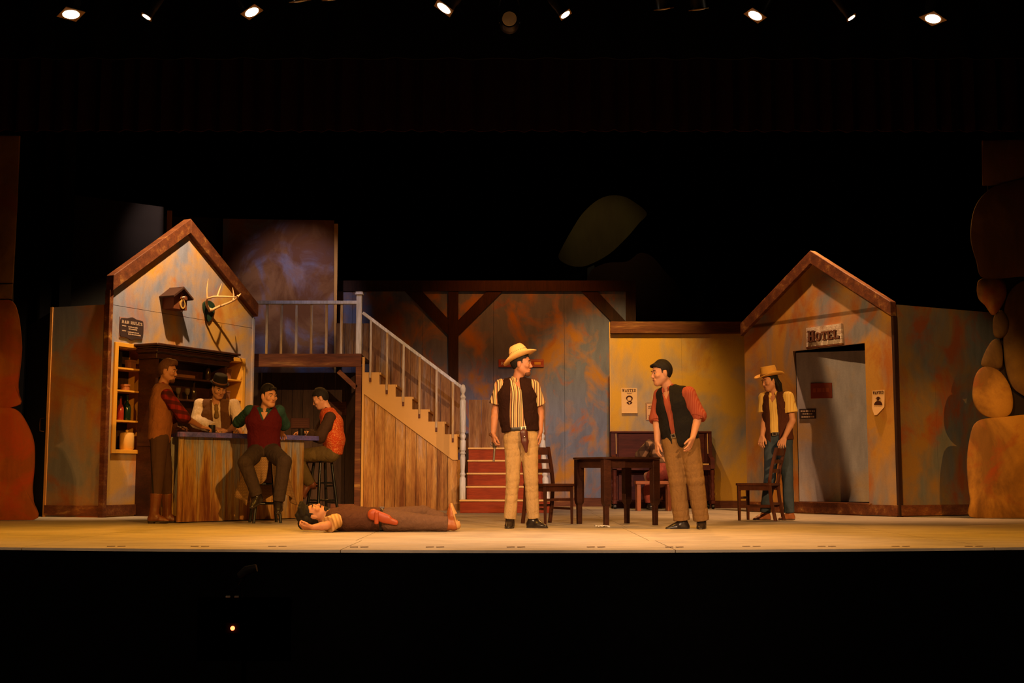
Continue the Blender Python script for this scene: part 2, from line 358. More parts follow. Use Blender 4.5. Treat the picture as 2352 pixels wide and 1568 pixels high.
# ------------------------------------------------------------------ helpers for the scenery
def quad_loop(fr, pts, off=0.0): return [fr.hit(px, py, off) for px, py in pts]
def smooth_loop(pts, n=5):
    out = []; m = len(pts)
    for i in range(m):
        p0, p1, p2, p3 = (Vector(pts[(i + k) % m]) for k in (-1, 0, 1, 2))
        for k in range(n):
            t = k / n
            out.append(tuple(.5 * ((2 * p1) + (p2 - p0) * t + (2 * p0 - 5 * p1 + 4 * p2 - p3) * t * t + (3 * p1 - p0 - 3 * p2 + p3) * t ** 3)))
    return out
def row_of_planks(parent, x0, x1, z0, z1, n, y0, y1, mat, name='plank', gap=.006, jit=.006, top=None, bottom=None):
    w = (x1 - x0) / n
    for i in range(n):
        a, b = x0 + i * w + gap / 2, x0 + (i + 1) * w - gap / 2; j = random.uniform(-jit, 0)
        zt = (lambda x: z1) if top is None else top; zb = (lambda x: z0) if bottom is None else bottom
        if zt(a) - zb(a) < .02 and zt(b) - zb(b) < .02: continue
        poly = [(a, zb(a)), (b, zb(b)), (b, max(zt(b), zb(b) + .01)), (a, max(zt(a), zb(a) + .01))]
        MB().prism([poly], y0 + j, y1).build(name, mat, parent)
# slab-serif capitals, unit height
def ring(cx, cy, rx, ry, th, n=14):
    out = []
    for i in range(n):
        a, b = 2 * PI * i / n, 2 * PI * (i + 1) / n
        out.append([(cx + rx * math.cos(a), cy + ry * math.sin(a)), (cx + rx * math.cos(b), cy + ry * math.sin(b)),
                    (cx + (rx - th) * math.cos(b), cy + (ry - th * .8) * math.sin(b)), (cx + (rx - th) * math.cos(a), cy + (ry - th * .8) * math.sin(a))])
    return out
def rc(x0, y0, x1, y1): return [(x0, y0), (x1, y0), (x1, y1), (x0, y1)]
def arc(cx, cy, rx, ry, th, a0, a1, n=8):
    out = []
    for i in range(n):
        a, b = a0 + (a1 - a0) * i / n, a0 + (a1 - a0) * (i + 1) / n
        out.append([(cx + rx * math.cos(a), cy + ry * math.sin(a)), (cx + rx * math.cos(b), cy + ry * math.sin(b)),
                    (cx + (rx - th) * math.cos(b), cy + (ry - th) * math.sin(b)), (cx + (rx - th) * math.cos(a), cy + (ry - th) * math.sin(a))])
    return out
st = lambda x: [rc(x, 0, x + .2, 1)]
sf = lambda x, w=.36: [rc(x, 0, x + w, .13), rc(x, .87, x + w, 1)]
GL = {
 'H': st(.08) + st(.52) + sf(0) + sf(.44) + [rc(.28, .43, .52, .57)],
 'O': ring(.4, .5, .4, .5, .2), '0': ring(.32, .5, .3, .5, .16),
 'T': [rc(.3, 0, .5, 1), rc(0, .85, .8, 1), rc(0, .66, .11, .85), rc(.69, .66, .8, .85), rc(.17, 0, .63, .13)],
 'E': st(.08) + [rc(0, .87, .72, 1), rc(0, 0, .74, .13), rc(.28, .44, .56, .57), rc(.62, .13, .74, .32), rc(.61, .68, .72, .87)],
 'L': st(.08) + [rc(0, .87, .38, 1), rc(0, 0, .74, .13), rc(.62, .13, .74, .36)],
 'B': st(.08) + [rc(0, 0, .4, .13), rc(0, .87, .4, 1), rc(.28, .44, .45, .56)] + arc(.42, .735, .32, .265, .15, -PI/2, PI/2) + arc(.42, .27, .36, .27, .15, -PI/2, PI/2),
 'R': st(.08) + [rc(0, 0, .38, .13), rc(0, .87, .4, 1), rc(.28, .42, .45, .54), [(.38, .46), (.58, .46), (.80, 0), (.60, 0)], rc(.58, 0, .84, .13)] + arc(.42, .71, .34, .29, .16, -PI/2, PI/2),
 'A': [[(.10, 0), (.28, 0), (.50, 1), (.34, 1)], [(.52, 0), (.72, 0), (.50, 1), (.32, 1)], rc(.22, .26, .6, .38), rc(0, 0, .36, .12), rc(.44, 0, .82, .12)],
 'U': [rc(.06, .3, .26, 1), rc(.54, .3, .74, 1), rc(0, .88, .33, 1), rc(.47, .88, .8, 1)] + arc(.4, .34, .34, .34, .18, PI, 2 * PI),
 'S': arc(.38, .73, .32, .27, .16, PI * .05, PI * 1.5) + arc(.38, .27, .34, .27, .16, -PI * .95, PI * .5),
 'W': [[(.06, 1), (.24, 1), (.40, 0), (.26, 0)], [(.26, 0), (.40, 0), (.58, 1), (.44, 1)], [(.44, 1), (.58, 1), (.76, 0), (.62, 0)], [(.62, 0), (.76, 0), (.96, 1), (.80, 1)], rc(0, .88, .32, 1), rc(.70, .88, 1.0, 1)],
 'N': [rc(.08, 0, .22, 1), rc(.58, 0, .72, 1), [(.08, 1), (.28, 1), (.72, 0), (.54, 0)], rc(0, 0, .32, .12), rc(.46, .88, .82, 1)],
 'D': st(.08) + [rc(0, 0, .4, .13), rc(0, .87, .4, 1)] + arc(.36, .5, .42, .5, .19, -PI/2, PI/2, 10),
 'M': [rc(.08, 0, .24, 1), rc(.76, 0, .92, 1), [(.08, 1), (.28, 1), (.58, .25), (.44, .25)], [(.44, .25), (.58, .25), (.92, 1), (.74, 1)], rc(0, 0, .34, .12), rc(.66, 0, 1.0, .12)],
 '1': [rc(.22, 0, .42, 1), rc(.06, 0, .58, .13), [(.05, .72), (.22, .78), (.22, 1), (.05, .86)]], ' ': []}
ADV = {'W': 1.08, 'M': 1.1, ' ': .45, '1': .68, '0': .72}
def lettering(text, x0, x1, z, h, y0, y1, sizes=None):
    """letters between x0 and x1; returns a mesh builder"""
    tot = sum(ADV.get(c, .9) * (sizes[i] if sizes else 1) for i, c in enumerate(text)); k = (x1 - x0) / tot
    mb = MB(); x = x0
    for i, c in enumerate(text):
        s_ = sizes[i] if sizes else 1
        for poly in GL[c]: mb.prism([[(x + px * k * s_, z + pz * h * s_) for px, pz in poly]], y0, y1)
        x += ADV.get(c, .9) * k * s_
    return mb
def scribble(mb, x0, x1, z, h, y0, y1, seed=0, dens=.72):
    """an unreadable small line of print"""
    r = random.Random(seed); x = x0
    while x < x1:
        w = r.uniform(.5, 1.3) * h; mb.box((x, y0, z), (min(x + w, x1), y1, z + h * r.uniform(.75, 1))); x += w + h * r.uniform(.18, .5)
    return mb
# ------------------------------------------------------------------ the bar house (gabled flat on the left)
HL = Frame(F(235, 1188), F(572, 1174))
def locL(px, py, off=0.0): return HL.hit(px, py, off)
hl = empty('bar_facade', HL.w(0, 0, 0), HL.rz, 'sponge-painted gabled bar house front with brown roof boards', 'stage flat')
LW = HL.len; EZ = 3.02; RX, RZ = locL(428, 536); RXZ = RZ
n1 = [locL(263, 785), locL(338, 796), locL(333, 1040), locL(257, 1037)]        # left niche
n1x0, n1x1 = (n1[0][0] + n1[3][0]) / 2, (n1[1][0] + n1[2][0]) / 2; n1z1, n1z0 = locL(265, 787)[1], locL(258, 1039)[1]
n2x1 = locL(557, 900)[0]; n2x0 = n2x1 - (n1x1 - n1x0); n2z1, n2z0 = n1z1, n1z0
zs = locL(275, 703)[1]                                                          # joint between the panels
holes = [[(n1x0, n1z0), (n1x1, n1z0), (n1x1, n1z1), (n1x0, n1z1)], [(n2x0, n2z0), (n2x1, n2z0), (n2x1, n2z1), (n2x0, n2z1)]]
inset = [[(a + (.02 if i in (0, 3) else -.02), b + (.02 if i < 2 else -.02)) for i, (a, b) in enumerate(h)] for h in holes]
MB().prism([[(0, .0), (LW, .0), (LW, zs), (0, zs)]] + inset, 0, .04).build('wall_panel', M['wallL'], hl)
MB().prism([[(0, zs + .006), (LW, zs + .006), (LW, EZ), (RX, RZ + .1), (0, EZ)]], 0, .04).build('gable_panel', M['wallL'], hl)
def rake(parent, xa, za, xb, zb, wid, dep, mat, name='roof_board'):
    a, b = Vector((xa, 0, za)), Vector((xb, 0, zb)); d = (b - a).normalized(); nn = Vector((-d.z, 0, d.x))
    if nn.z < 0: nn = -nn
    poly = [(a.x, a.z), (b.x, b.z), (b.x + nn.x * 0, b.z + wid / abs(nn.z)), (a.x, a.z + wid / abs(nn.z))]
    return MB().prism([poly], -dep, .05).build(name, mat, parent, bevel=.006)
eL = locL(247, 648, -.14); eR = locL(566, 704, -.14)
rake(hl, -.02, EZ - .09, RX, RZ, .17, .08, M['trim']); rake(hl, LW + .02, EZ - .09, RX + .002, RZ, .17, .08, M['trim'])
MB().box((-.03, -.03, 0), (.035, .05, EZ - .08)).build('corner_board', M['trim'], hl)
MB().box((LW - .02, -.02, 0), (LW + .02, .06, EZ - .1)).build('edge_board', M['wallL'], hl)
MB().box((.035, -.025, .02), (LW, 0, .155)).build('baseboard', M['trim'], hl)
MB().box((0, .75, 0), (LW, .78, 2.6)).build('backing_flat', M['darkvoid'], hl)
# left wing of the bar house
aw = HL.a; bw = F(102, 1186.5)
HW = Frame(bw, aw)
hw = empty('bar_house_wing', HW.w(0, 0, 0), HW.rz, 'dim rust-mottled side wall left of the bar house with a brown baseboard', 'stage flat')
zt0 = HW.hit(112, 706)[1]; zt1 = HW.hit(238, 699)[1]
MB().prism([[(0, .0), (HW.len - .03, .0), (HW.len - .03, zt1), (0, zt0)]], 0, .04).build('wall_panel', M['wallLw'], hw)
MB().box((0, -.02, .02), (HW.len - .02, 0, .15)).build('baseboard', M['trim'], hw)
MB().box((-.02, -.015, 0), (.015, .05, zt0)).build('edge_board', M['rockedge'], hw)
dA = F(48, 1178)
HD = Frame(dA, HW.w(-.06, .05, 0))
dd = empty('wing_door', HD.w(0, 0, 0), HD.rz, 'dark narrow door panel with small pull handle at the far left', 'door')
MB().box((0, .02, .02), (HD.len, .06, zt0 - .04)).build('door_leaf', M['flatgrey'], dd)
hx, hz = HD.hit(98, 975)
MB().tube([(hx, .02, hz - .09), (hx, -.03, hz - .08), (hx, -.035, hz), (hx, -.03, hz + .08), (hx, .02, hz + .09)], .008, 8).build('handle', plain('brass pull', (.4, .2, .06), .35, .5, .1, 5, .8), dd, smooth=True)
# niches with shelves
def niche(x0, x1, z0, z1, shelves, label):
    r = empty('wall_shelf', HL.w(x0, 0, z0), HL.rz, label, 'shelf'); w, h = x1 - x0, z1 - z0; dp = .30
    fw = .045
    MB().box((-.02, -.03, -.01), (fw - .0, .0, h + .01)).box((w - fw, -.03, -.01), (w + .02, 0, h + .01)).box((fw, -.03, -.01), (w - fw, 0, .04)).box((fw, -.03, h - .045), (w - fw, 0, h + .01)).build('frame', M['yelwood'], r, bevel=.004)
    for a, b in ((0.02, .04), (w - .04, w - .02)): MB().box((a, 0, .02), (b, dp, h - .02)).build('side_panel', M['yelwood'], r)
    MB().box((.04, dp - .015, .02), (w - .04, dp, h - .02)).build('back_panel', M['dplank'], r)
    MB().box((.04, 0, h - .05), (w - .04, dp, h - .02)).build('top_panel', M['yelwood'], r)
    for s_ in shelves + [0.02]: MB().box((.04, -.012, s_), (w - .04, dp - .015, s_ + .022)).build('shelf_board', M['yelwood'], r)
    return r
hN = n1z1 - n1z0
sh1 = [locL(300, y)[1] - n1z0 - .02 for y in (846, 897, 966)]
niche(n1x0, n1x1, n1z0, n1z1, sh1, 'yellow recessed wall shelf with four compartments left of the hutch')
niche(n2x0, n2x1, n2z0, n2z1, sh1, 'yellow recessed wall shelf right of the hutch behind the barkeeper')
def glassy(name, col, rough=.12): return plain(name, col, rough, .5, .1, 4)
M['g_red'] = glassy('red glass', (.30, .03, .015)); M['g_green'] = glassy('dark green glass', (.008, .02, .01)); M['g_brown'] = glassy('brown glass', (.03, .014, .008)); M['g_clear'] = glassy('dusty clear glass', (.10, .07, .05))
M['crock'] = plain('cream stoneware', (.62, .36, .11), .5, .3, .08); M['tin'] = plain('copper tin', (.30, .10, .03), .4, .4); M['boxb'] = plain('brown cardboard', (.17, .06, .022), .8)
BOT = [(.0, 0), (.042, 0), (.045, .01), (.045, .15), (.036, .19), (.016, .22), (.014, .285), (.018, .29), (.018, .305), (0, .305)]
def bottle(name, p, mat, label, sc=1.0, cap=None, prof=BOT, cat='bottle', group=None):
    r = empty(name, p, 0, label, cat, group)
    MB().lathe([(a * sc, b * sc) for a, b in prof], 16).build('glass_body', mat, r, smooth=True)
    MB().lathe([(0, 0), (.019 * sc, 0), (.019 * sc, .03 * sc), (0, .03 * sc)], 12, (0, 0, .29 * sc)).build('stopper', cap or M['g_brown'], r, smooth=True)
    return r
def in_niche(x0, fx, y, level, w): return HL.w(x0 + fx * w, y, n1z0 + (([.02] + sh1[::-1])[level]) + .0225)
Wn = n1x1 - n1x0
bottle('red_bottle', in_niche(n1x0, .40, .10, 1, Wn), M['g_red'], 'red glass bottle on the third shelf of the left yellow shelf', 1.0)
bottle('green_bottle', in_niche(n1x0, .60, .10, 1, Wn), M['g_green'], 'dark green bottle beside the red bottle in the left yellow shelf', 1.12)
bottle('brown_jug', in_niche(n1x0, .24, .15, 0, Wn), M['g_brown'], 'dark brown jug beside the cream crock in the left yellow shelf', .9)
c = empty('stoneware_crock', in_niche(n1x0, .62, .10, 0, Wn), 0, 'cream stoneware crock with knobbed lid on the lowest shelf', 'crock')
MB().lathe([(0, 0), (.085, 0), (.095, .02), (.095, .19), (.088, .21), (0, .21)], 24).build('pot', M['crock'], c, smooth=True)
MB().lathe([(0, .21), (.09, .21), (.085, .225), (.02, .235), (.018, .25), (.024, .26), (0, .27)], 20).build('lid', M['crock'], c, smooth=True)
c = empty('copper_tin', in_niche(n1x0, .52, .10, 2, Wn), 0, 'low copper tin on the second shelf of the left yellow shelf', 'tin')
MB().lathe([(0, 0), (.06, 0), (.06, .06), (0, .06)], 20).build('can', M['tin'], c, smooth=True)
MB().lathe([(0, .06), (.065, .06), (.065, .085), (0, .088)], 20).build('lid', M['tin'], c, smooth=True)
bottle('clear_bottle', in_niche(n1x0, .25, .14, 2, Wn), M['g_clear'], 'small dusty clear bottle beside the copper tin', .62)
def carton(name, p, rz, w, d, h, label):
    r = empty(name, p, rz, label, 'box'); MB().box((-w/2, -d/2, 0), (w/2, d/2, h * .78)).build('carton', M['boxb'], r, bevel=.003)
    MB().box((-w/2 - .004, -d/2 - .004, h * .78), (w/2 + .004, d/2 + .004, h)).build('lid', M['boxb'], r, bevel=.003); return r
carton('brown_box', in_niche(n1x0, .66, .10, 3, Wn), HL.rz, .10, .10, .12, 'small brown box on the top shelf of the left yellow shelf')
c = empty('black_tin', in_niche(n1x0, .30, .14, 3, Wn), HL.rz, 'tall black tin on the top shelf of the left yellow shelf', 'tin')
MB().box((-.06, -.05, 0), (.06, .05, .22)).build('can', M['black'], c, bevel=.008); MB().lathe([(0, .22), (.03, .22), (.03, .245), (0, .245)], 14).build('cap', M['black'], c, smooth=True)
carton('brown_box', in_niche(n2x0, .58, .10, 3, Wn), HL.rz, .10, .10, .15, 'upright brown box on the top shelf of the right yellow shelf')
carton('brown_box', in_niche(n2x0, .45, .10, 2, Wn), HL.rz, .20, .12, .12, 'wide reddish brown box on the second shelf of the right yellow shelf')
# hutch
hx0 = locL(357, 900, -.30)[0]; hx1 = locL(521, 850, -.30)[0]; hzT = locL(440, 800, -.32)[1]
hu = empty('bar_hutch', HL.w(hx0, 0, 0), HL.rz, 'dark wooden back-bar hutch with heavy stepped cornice', 'hutch'); hwid = hx1 - hx0
D0 = .30
for a in (0, hwid - .05): MB().box((a, -D0, 0), (a + .05, -.001, hzT - .02)).build('side_panel', M['walnut'], hu)
MB().box((.05, -.03, 0), (hwid - .05, -.001, hzT - .02)).build('back_panel', M['walnut'], hu)
MB().box((.05, -D0, .0), (hwid - .05, -.03, .92)).build('lower_cabinet', M['walnut'], hu)
MB().box((-.02, -D0 - .03, .92), (hwid + .02, -.03, .96)).build('counter_board', M['walnut'], hu)
hs = [locL(440, 917, -D0)[1], locL(440, 868, -D0)[1]]
for z in hs: MB().box((.05, -D0 + .03, z - .025), (hwid - .05, -.03, z)).build('shelf_board', M['walnut'], hu)
prof = [(.03, -.19), (.045, -.12), (.07, -.11), (.07, -.075), (.105, -.05), (.14, -.03), (.14, 0.0)]
for i in range(len(prof) - 1):
    o0, z0 = prof[i]; z1 = prof[i + 1][1]
    MB().box((-o0, -D0 - o0, hzT + z0), (hwid + o0, -.002, hzT + z1)).build('cornice_moulding', M['walnut'], hu, bevel=.008)
GOB = [(.0, 0), (.035, 0), (.036, .006), (.008, .012), (.007, .06), (.022, .075), (.036, .11), (.034, .155), (.031, .155), (.03, .11), (0, .08)]
for i, (fx, lv, k) in enumerate([(.40, 0, 'glass'), (.53, 0, 'glass'), (.62, 0, 'bottle'), (.25, 1, 'bottle'), (.45, 1, 'tray'), (.82, 1, 'bottle')]):
    p = HL.w(hx0 + fx * hwid, -D0 + .12, hs[lv] + .001)
    if k == 'glass':
        nm = ['left', 'right'][i]
        r = empty('stemmed_glass', p, 0, 'glinting stemmed glass on the lower hutch shelf, %s of the pair' % nm, 'glass', 'stemmed glasses in the hutch')
        MB().lathe([(a, b) for a, b in GOB[:5]], 16).build('foot', M['g_clear'], r, smooth=True); MB().lathe(GOB[4:], 16).build('bowl', M['g_clear'], r, smooth=True)
    elif k == 'bottle': bottle('dark_bottle', p, M['g_brown'], ['dark bottle beside the stemmed glasses in the hutch', '', 'dark bottle at the left end of the upper hutch shelf', 'dark bottle at the right end of the upper hutch shelf'][[2, 9, 3, 5].index(i) if i in (2,) else (2 if i == 3 else 3)], .85)
    else:
        r = empty('serving_tray', p, HL.rz, 'brown wooden tray lying on the upper hutch shelf', 'tray')
        MB().box((-.16, -.09, 0), (.16, .09, .012)).build('tray_base', M['boxb'], r)
        for a in ((-.16, -.09, .012, .16, -.078, .04), (-.16, .078, .012, .16, .09, .04), (-.16, -.078, .012, -.148, .078, .04), (.148, -.078, .012, .16, .078, .04)): MB().box(a[:3], a[3:]).build('tray_rim', M['boxb'], r)
# cuckoo clock
cx, cz0 = locL(388, 712); czm = locL(388, 690)[1]
ck = empty('cuckoo_clock', HL.w(cx, 0, cz0), HL.rz, 'wooden cuckoo clock shaped like a little house on the gable', 'clock')
M['clockw'] = plain('reddish clock wood', (.16, .045, .015), .6); M['clockd'] = plain('dark clock roof', (.05, .018, .01), .7); M['gold'] = plain('gilt ring', (.55, .32, .08), .45, .5)
ch = locL(388, 672)[1] - cz0; cw = .135
MB().prism([[(-cw, 0), (cw, 0), (cw, ch * .72), (0, ch * 1.08), (-cw, ch * .72)]], -.20, -.001).build('case', M['clockw'], ck)
for s_ in (-1, 1):
    a, b = Vector((s_ * (cw + .06), 0, ch * .60)), Vector((-s_ * .004, 0, ch * 1.16)); d = (b - a).normalized(); nn = Vector((-d.z * s_, 0, d.x * s_)) * -1 if False else Vector((d.z, 0, -d.x)) * (-1 if s_ > 0 else 1)
    if nn.z < 0: nn = -nn
    MB().prism([[(a.x, a.z), (b.x, b.z), (b.x, b.z + .03), (a.x + nn.x * .024, a.z + nn.z * .024)]], -.26, -.001).build('roof_slab', M['clockd'], ck)
RY = Matrix.Rotation(PI / 2, 4, 'X')
MB().lathe([(0, .002), (.055, .002), (.055, .018), (0, .018)], 24, (.03, -.20, ch * .32), Matrix.Scale(1.25, 4, (0, 0, 1)) @ RY).build('dial_ring', M['gold'], ck)
MB().lathe([(0, .018), (.030, .018), (.030, .022), (0, .022)], 20, (.03, -.20, ch * .32), Matrix.Scale(1.35, 4, (0, 0, 1)) @ RY).build('dial_face', M['clockd'], ck)
MB().box((.055, -.235, ch * .56), (.105, -.2, ch * .80)).build('shutter', M['clockw'], ck, bevel=.004)
MB().box((-.03, -.225, ch * .58), (.0, -.2, ch * .82)).build('shutter', M['clockw'], ck, bevel=.004)
MB().tube([(.015, -.2, ch * .66), (.015, -.225, ch * .68), (.02, -.25, ch * .70), (.025, -.265, ch * .69)], [.008, .014, .010, .002], 8).build('cuckoo_bird', M['crock'] if False else plain('white bird', (.6, .5, .42), .6), ck, smooth=True)
MB().prism([[(-.02 + .03, -.03), (.05, -.03), (.03, .02)]], -.205, -.19).build('bottom_carving', M['clockd'], ck)
# antlers on a plaque
ax, az = locL(477, 712); an = empty('antler_mount', HL.w(ax, 0, az), HL.rz, 'pale deer antlers mounted on a dark green shield plaque', 'antlers')
M['green'] = plain('dark green plaque', (.012, .03, .016), .6); M['bone'] = plain('antler bone', (.62, .36, .16), .55, .3, .12, 12)
MB().prism([smooth_loop([(-.0, -.17), (-.10, -.04), (-.12, .08), (-.04, .13), (.04, .13), (.12, .08), (.10, -.04)], 4)], -.03, -.001).build('plaque', M['green'], an)
MB().lathe([(0, 0), (.035, .0), (.03, .03), (.015, .045), (0, .05)], 14, (0, -.03, .0), RY).build('skull_cap', M['bone'], an, smooth=True)
def antler(pts, tines, parent):
    mb = MB(); m = len(pts); mb.tube(pts, [.020 - .011 * i / (m - 1) for i in range(m)], 10)
    for tp in tines: mb.tube(tp, [.014, .011, .003], 8)
    mb.build('antler', M['bone'], parent, smooth=True)
# near antler sweeps toward the house, far one along the wall
antler([(.03, -.05, 0), (.08, -.13, .05), (.14, -.24, .10), (.17, -.33, .14), (.16, -.40, .17), (.10, -.45, .20)],
       [[(.16, -.33, .14), (.17, -.33, .22), (.15, -.32, .33)], [(.14, -.42, .18), (.17, -.44, .22), (.19, -.44, .24)]], an)
antler([(-.03, -.05, 0), (-.10, -.07, .05), (-.17, -.11, .09), (-.22, -.17, .13), (-.20, -.27, .155), (-.12, -.36, .16), (-.02, -.43, .165), (.05, -.47, .165)],
       [[(-.22, -.17, .13), (-.235, -.17, .25), (-.20, -.16, .42)], [(-.16, -.30, .155), (-.12, -.30, .25), (-.05, -.28, .36)]], an)
# bar rules sign
bx0, bz1 = locL(274, 727); bx1, bz0 = locL(326, 782); bw_, bh_ = bx1 - bx0, bz1 - bz0
br = empty('bar_rules_sign', HL.w(bx0, 0, bz0), HL.rz, 'dark shaped plaque reading BAR RULES above the left yellow shelf', 'sign')
M['signd'] = plain('weathered black sign', (.035, .018, .018), .7); M['print'] = plain('cream print', (.5, .36, .28), .7, .1, .1); M['ink'] = plain('brown ink', (.05, .015, .008), .8, .1, .1); M['paper'] = plain('old poster paper', (.62, .37, .17), .85, .1, .12, 6); M['whitepaper'] = plain('white card', (.62, .58, .52), .8)
MB().box((0, -.012, 0), (bw_, -.001, bh_)).build('backing_board', plain('faded pink board', (.28, .15, .13), .8), br)
k = .12
lp = [(bw_ * .02, bh_ * k), (bw_ * .10, bh_ * .05), (bw_ * .3, bh_ * .04), (bw_ * .5, -.015), (bw_ * .7, bh_ * .04), (bw_ * .9, bh_ * .05), (bw_ * .98, bh_ * k), (bw_ * 1.0, bh_ * .5), (bw_ * .98, bh_ * (1 - k)), (bw_ * .9, bh_ * .95), (bw_ * .7, bh_ * .97), (bw_ * .5, bh_ + .015), (bw_ * .3, bh_ * .97), (bw_ * .1, bh_ * .95), (bw_ * .02, bh_ * (1 - k)), (0, bh_ * .5)]
MB().prism([smooth_loop(lp, 3)], -.022, -.012).build('plaque', M['signd'], br)
lettering('BAR RULES', bw_ * .06, bw_ * .96, bh_ * .70, bh_ * .15, -.026, -.021).build('lettering', M['print'], br)
mb = MB()
for i, (a, b, z) in enumerate([(.08, .24, .56), (.34, .74, .54), (.36, .72, .44), (.08, .24, .32), (.32, .80, .29), (.34, .88, .19)]): scribble(mb, bw_ * a, bw_ * b, bh_ * z, bh_ * .06, -.025, -.021, i)
mb.build('small_print', M['print'], br)
# ------------------------------------------------------------------ hotel (gabled flat on the right)
HR = Frame(F(1717, 1174.6), F(2065, 1187))
locR = HR.hit
hr = empty('hotel_facade', HR.w(0, 0, 0), HR.rz, 'sponge-painted gabled hotel front with doorway and brown roof boards', 'stage flat')
RWd = HR.len; EZR = 2.72; rX, rZ = locR(1868, 606)
d0 = locR(1821, 806)[0]; d1 = locR(1986, 788)[0]; dT = locR(1900, 797)[1]; dB = .16
zsR = locR(1900, 722)[1]
MB().prism([[(0, 0), (RWd, 0), (RWd, zsR), (0, zsR)], [(d0, dB), (d1, dB), (d1, dT), (d0, dT)]], 0, .05).build('wall_panel', M['wallR'], hr)
MB().prism([[(0, zsR + .006), (RWd, zsR + .006), (RWd, EZR), (rX, rZ + .1), (0, EZR)]], 0, .05).build('gable_panel', M['wallR'], hr)
rake(hr, -.02, EZR - .10, rX, rZ, .16, .06, M['trim']); rake(hr, RWd + .02, EZR - .10, rX - .002, rZ, .16, .06, M['trim'])
MB().box((0, -.03, .015), (RWd, 0, .15)).build('baseboard', M['trim'], hr)
MB().box((d0 - .02, -.035, .15), (d1 + .05, .3, .165)).build('door_sill', M['trim'], hr)
MB().box((RWd - .02, -.01, .0), (RWd + .02, .06, EZR - .1)).build('corner_board', M['beam'], hr)
MB().box((d1 + .0, .05, dB), (d1 + .05, .12, dT)).build('door_jamb', M['walnut'], hr)
MB().box((0, 1.25, 0), (RWd, 1.28, 2.4)).build('backing_flat', M['darkvoid'], hr)
MB().box((d0 - .1, .055, dT + .06), (RWd, 1.25, dT + .09)).build('added_light_block', M['darkvoid'], hr)  # unseen board, added to keep the top light off the door leaf
LEAF = math.radians(38)
dr = empty('hotel_door', HR.w(d0 + .01, .052, dB + .008), HR.rz + LEAF, 'grey hotel door standing slightly ajar under the HOTEL sign', 'door')
dwid = (d1 - d0) * 1.0
MB().box((0, 0, 0), (dwid, .04, dT - dB - .03)).build('door_leaf', M['doorP'], dr)
MB().lathe([(0, 0), (.018, 0), (.012, .03), (.028, .045), (.028, .06), (0, .07)], 14, (dwid - .06, 0, .95), RY).build('door_knob', plain('worn steel', (.35, .3, .28), .35, .5, .1, 5, .7), dr, smooth=True)
MB().box((dwid, .008, .88), (dwid + .012, .032, 1.08)).build('latch_plate', plain('worn steel plate', (.35, .3, .28), .4, .5, .1, 5, .6), dr)
DF = Frame(HR.w(d0 + .01, .052, 0), HR.w(d0 + .01, .052, 0) + Vector((math.cos(HR.rz + LEAF), math.sin(HR.rz + LEAF), 0)))
x0, z1 = DF.hit(1862, 880); x1, z0 = DF.hit(1912, 914)
rs = empty('red_door_sign', DF.w(x0, 0, z0), DF.rz, 'small dark red wooden sign on the hotel door', 'sign')
MB().box((0, -.02, 0), (x1 - x0, -.001, z1 - z0)).build('board', plain('dark red sign paint', (.20, .030, .012), .7), rs, bevel=.003)
mb = MB(); scribble(mb, .03, x1 - x0 - .03, (z1 - z0) * .40, (z1 - z0) * .28, -.023, -.019, 3); mb.build('faded_print', plain('faded print', (.30, .06, .02), .7), rs)
x0, z1 = DF.hit(1836, 939); x1, z0 = DF.hit(1875, 961)
rs = empty('notice_plate', DF.w(x0, 0, z0), DF.rz, 'small black notice with three pale lines low on the hotel door', 'sign')
MB().box((0, -.012, 0), (x1 - x0, -.001, z1 - z0)).build('plate', M['signd'], rs)
mb = MB(); hh = z1 - z0
for i, (a, b, z) in enumerate([(.08, .92, .70), (.2, .8, .42), (.12, .88, .12)]): scribble(mb, (x1 - x0) * a, (x1 - x0) * b, hh * z, hh * .16, -.015, -.011, i + 20)
mb.build('small_print', M['print'], rs)
# HOTEL sign
x0, z1 = locR(1856, 755); x1, z0 = locR(1938, 789); zt = locR(1938, 741)[1]; zb = locR(1856, 797)[1]
hs_ = empty('hotel_sign', HR.w(x0, 0, (zb + z0) / 2), HR.rz, 'weathered white board sign reading HOTEL over the doorway', 'sign'); sw, shh = x1 - x0, (z1 + zt) / 2 - (zb + z0) / 2
M['signw'] = plankmat('weathered sign boards', [(.3, (.36, .22, .16)), (.5, (.66, .53, .45)), (.8, (.78, .66, .58))], 95, axis='X')
for i in range(4): MB().box((0, -.04, shh * i / 4 + .003), (sw, -.004, shh * (i + 1) / 4)).build('sign_board', M['signw'], hs_)
MB().box((-.008, -.045, -.02), (sw + .008, -.004, .0)).build('lower_moulding', M['trim'], hs_)
SZ = [1.25, 1, 1, 1, 1]
lettering('HOTEL', sw * .085, sw * .985, shh * .22, shh * .46, -.046, -.039, SZ).build('letter_shadow', M['ink'], hs_)
lettering('HOTEL', sw * .055, sw * .955, shh * .25, shh * .46, -.054, -.045, SZ).build('lettering', plain('brown sign letters', (.15, .055, .03), .7), hs_)
# wing of the hotel
er = F(2330, 1181.5)
HRW = Frame(HR.w(HR.len, 0, 0), er)
hrw = empty('hotel_wing', HRW.w(0, 0, 0), HRW.rz, 'dark rust-streaked side wall right of the hotel front', 'stage flat')
zt = HRW.hit(2068, 700)[1]; nP = 3; pw = (HRW.len - .04) / nP
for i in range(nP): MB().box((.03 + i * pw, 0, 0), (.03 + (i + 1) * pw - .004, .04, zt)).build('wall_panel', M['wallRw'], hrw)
MB().box((.03, -.025, .015), (HRW.len, 0, .15)).build('baseboard', M['trim'], hrw)
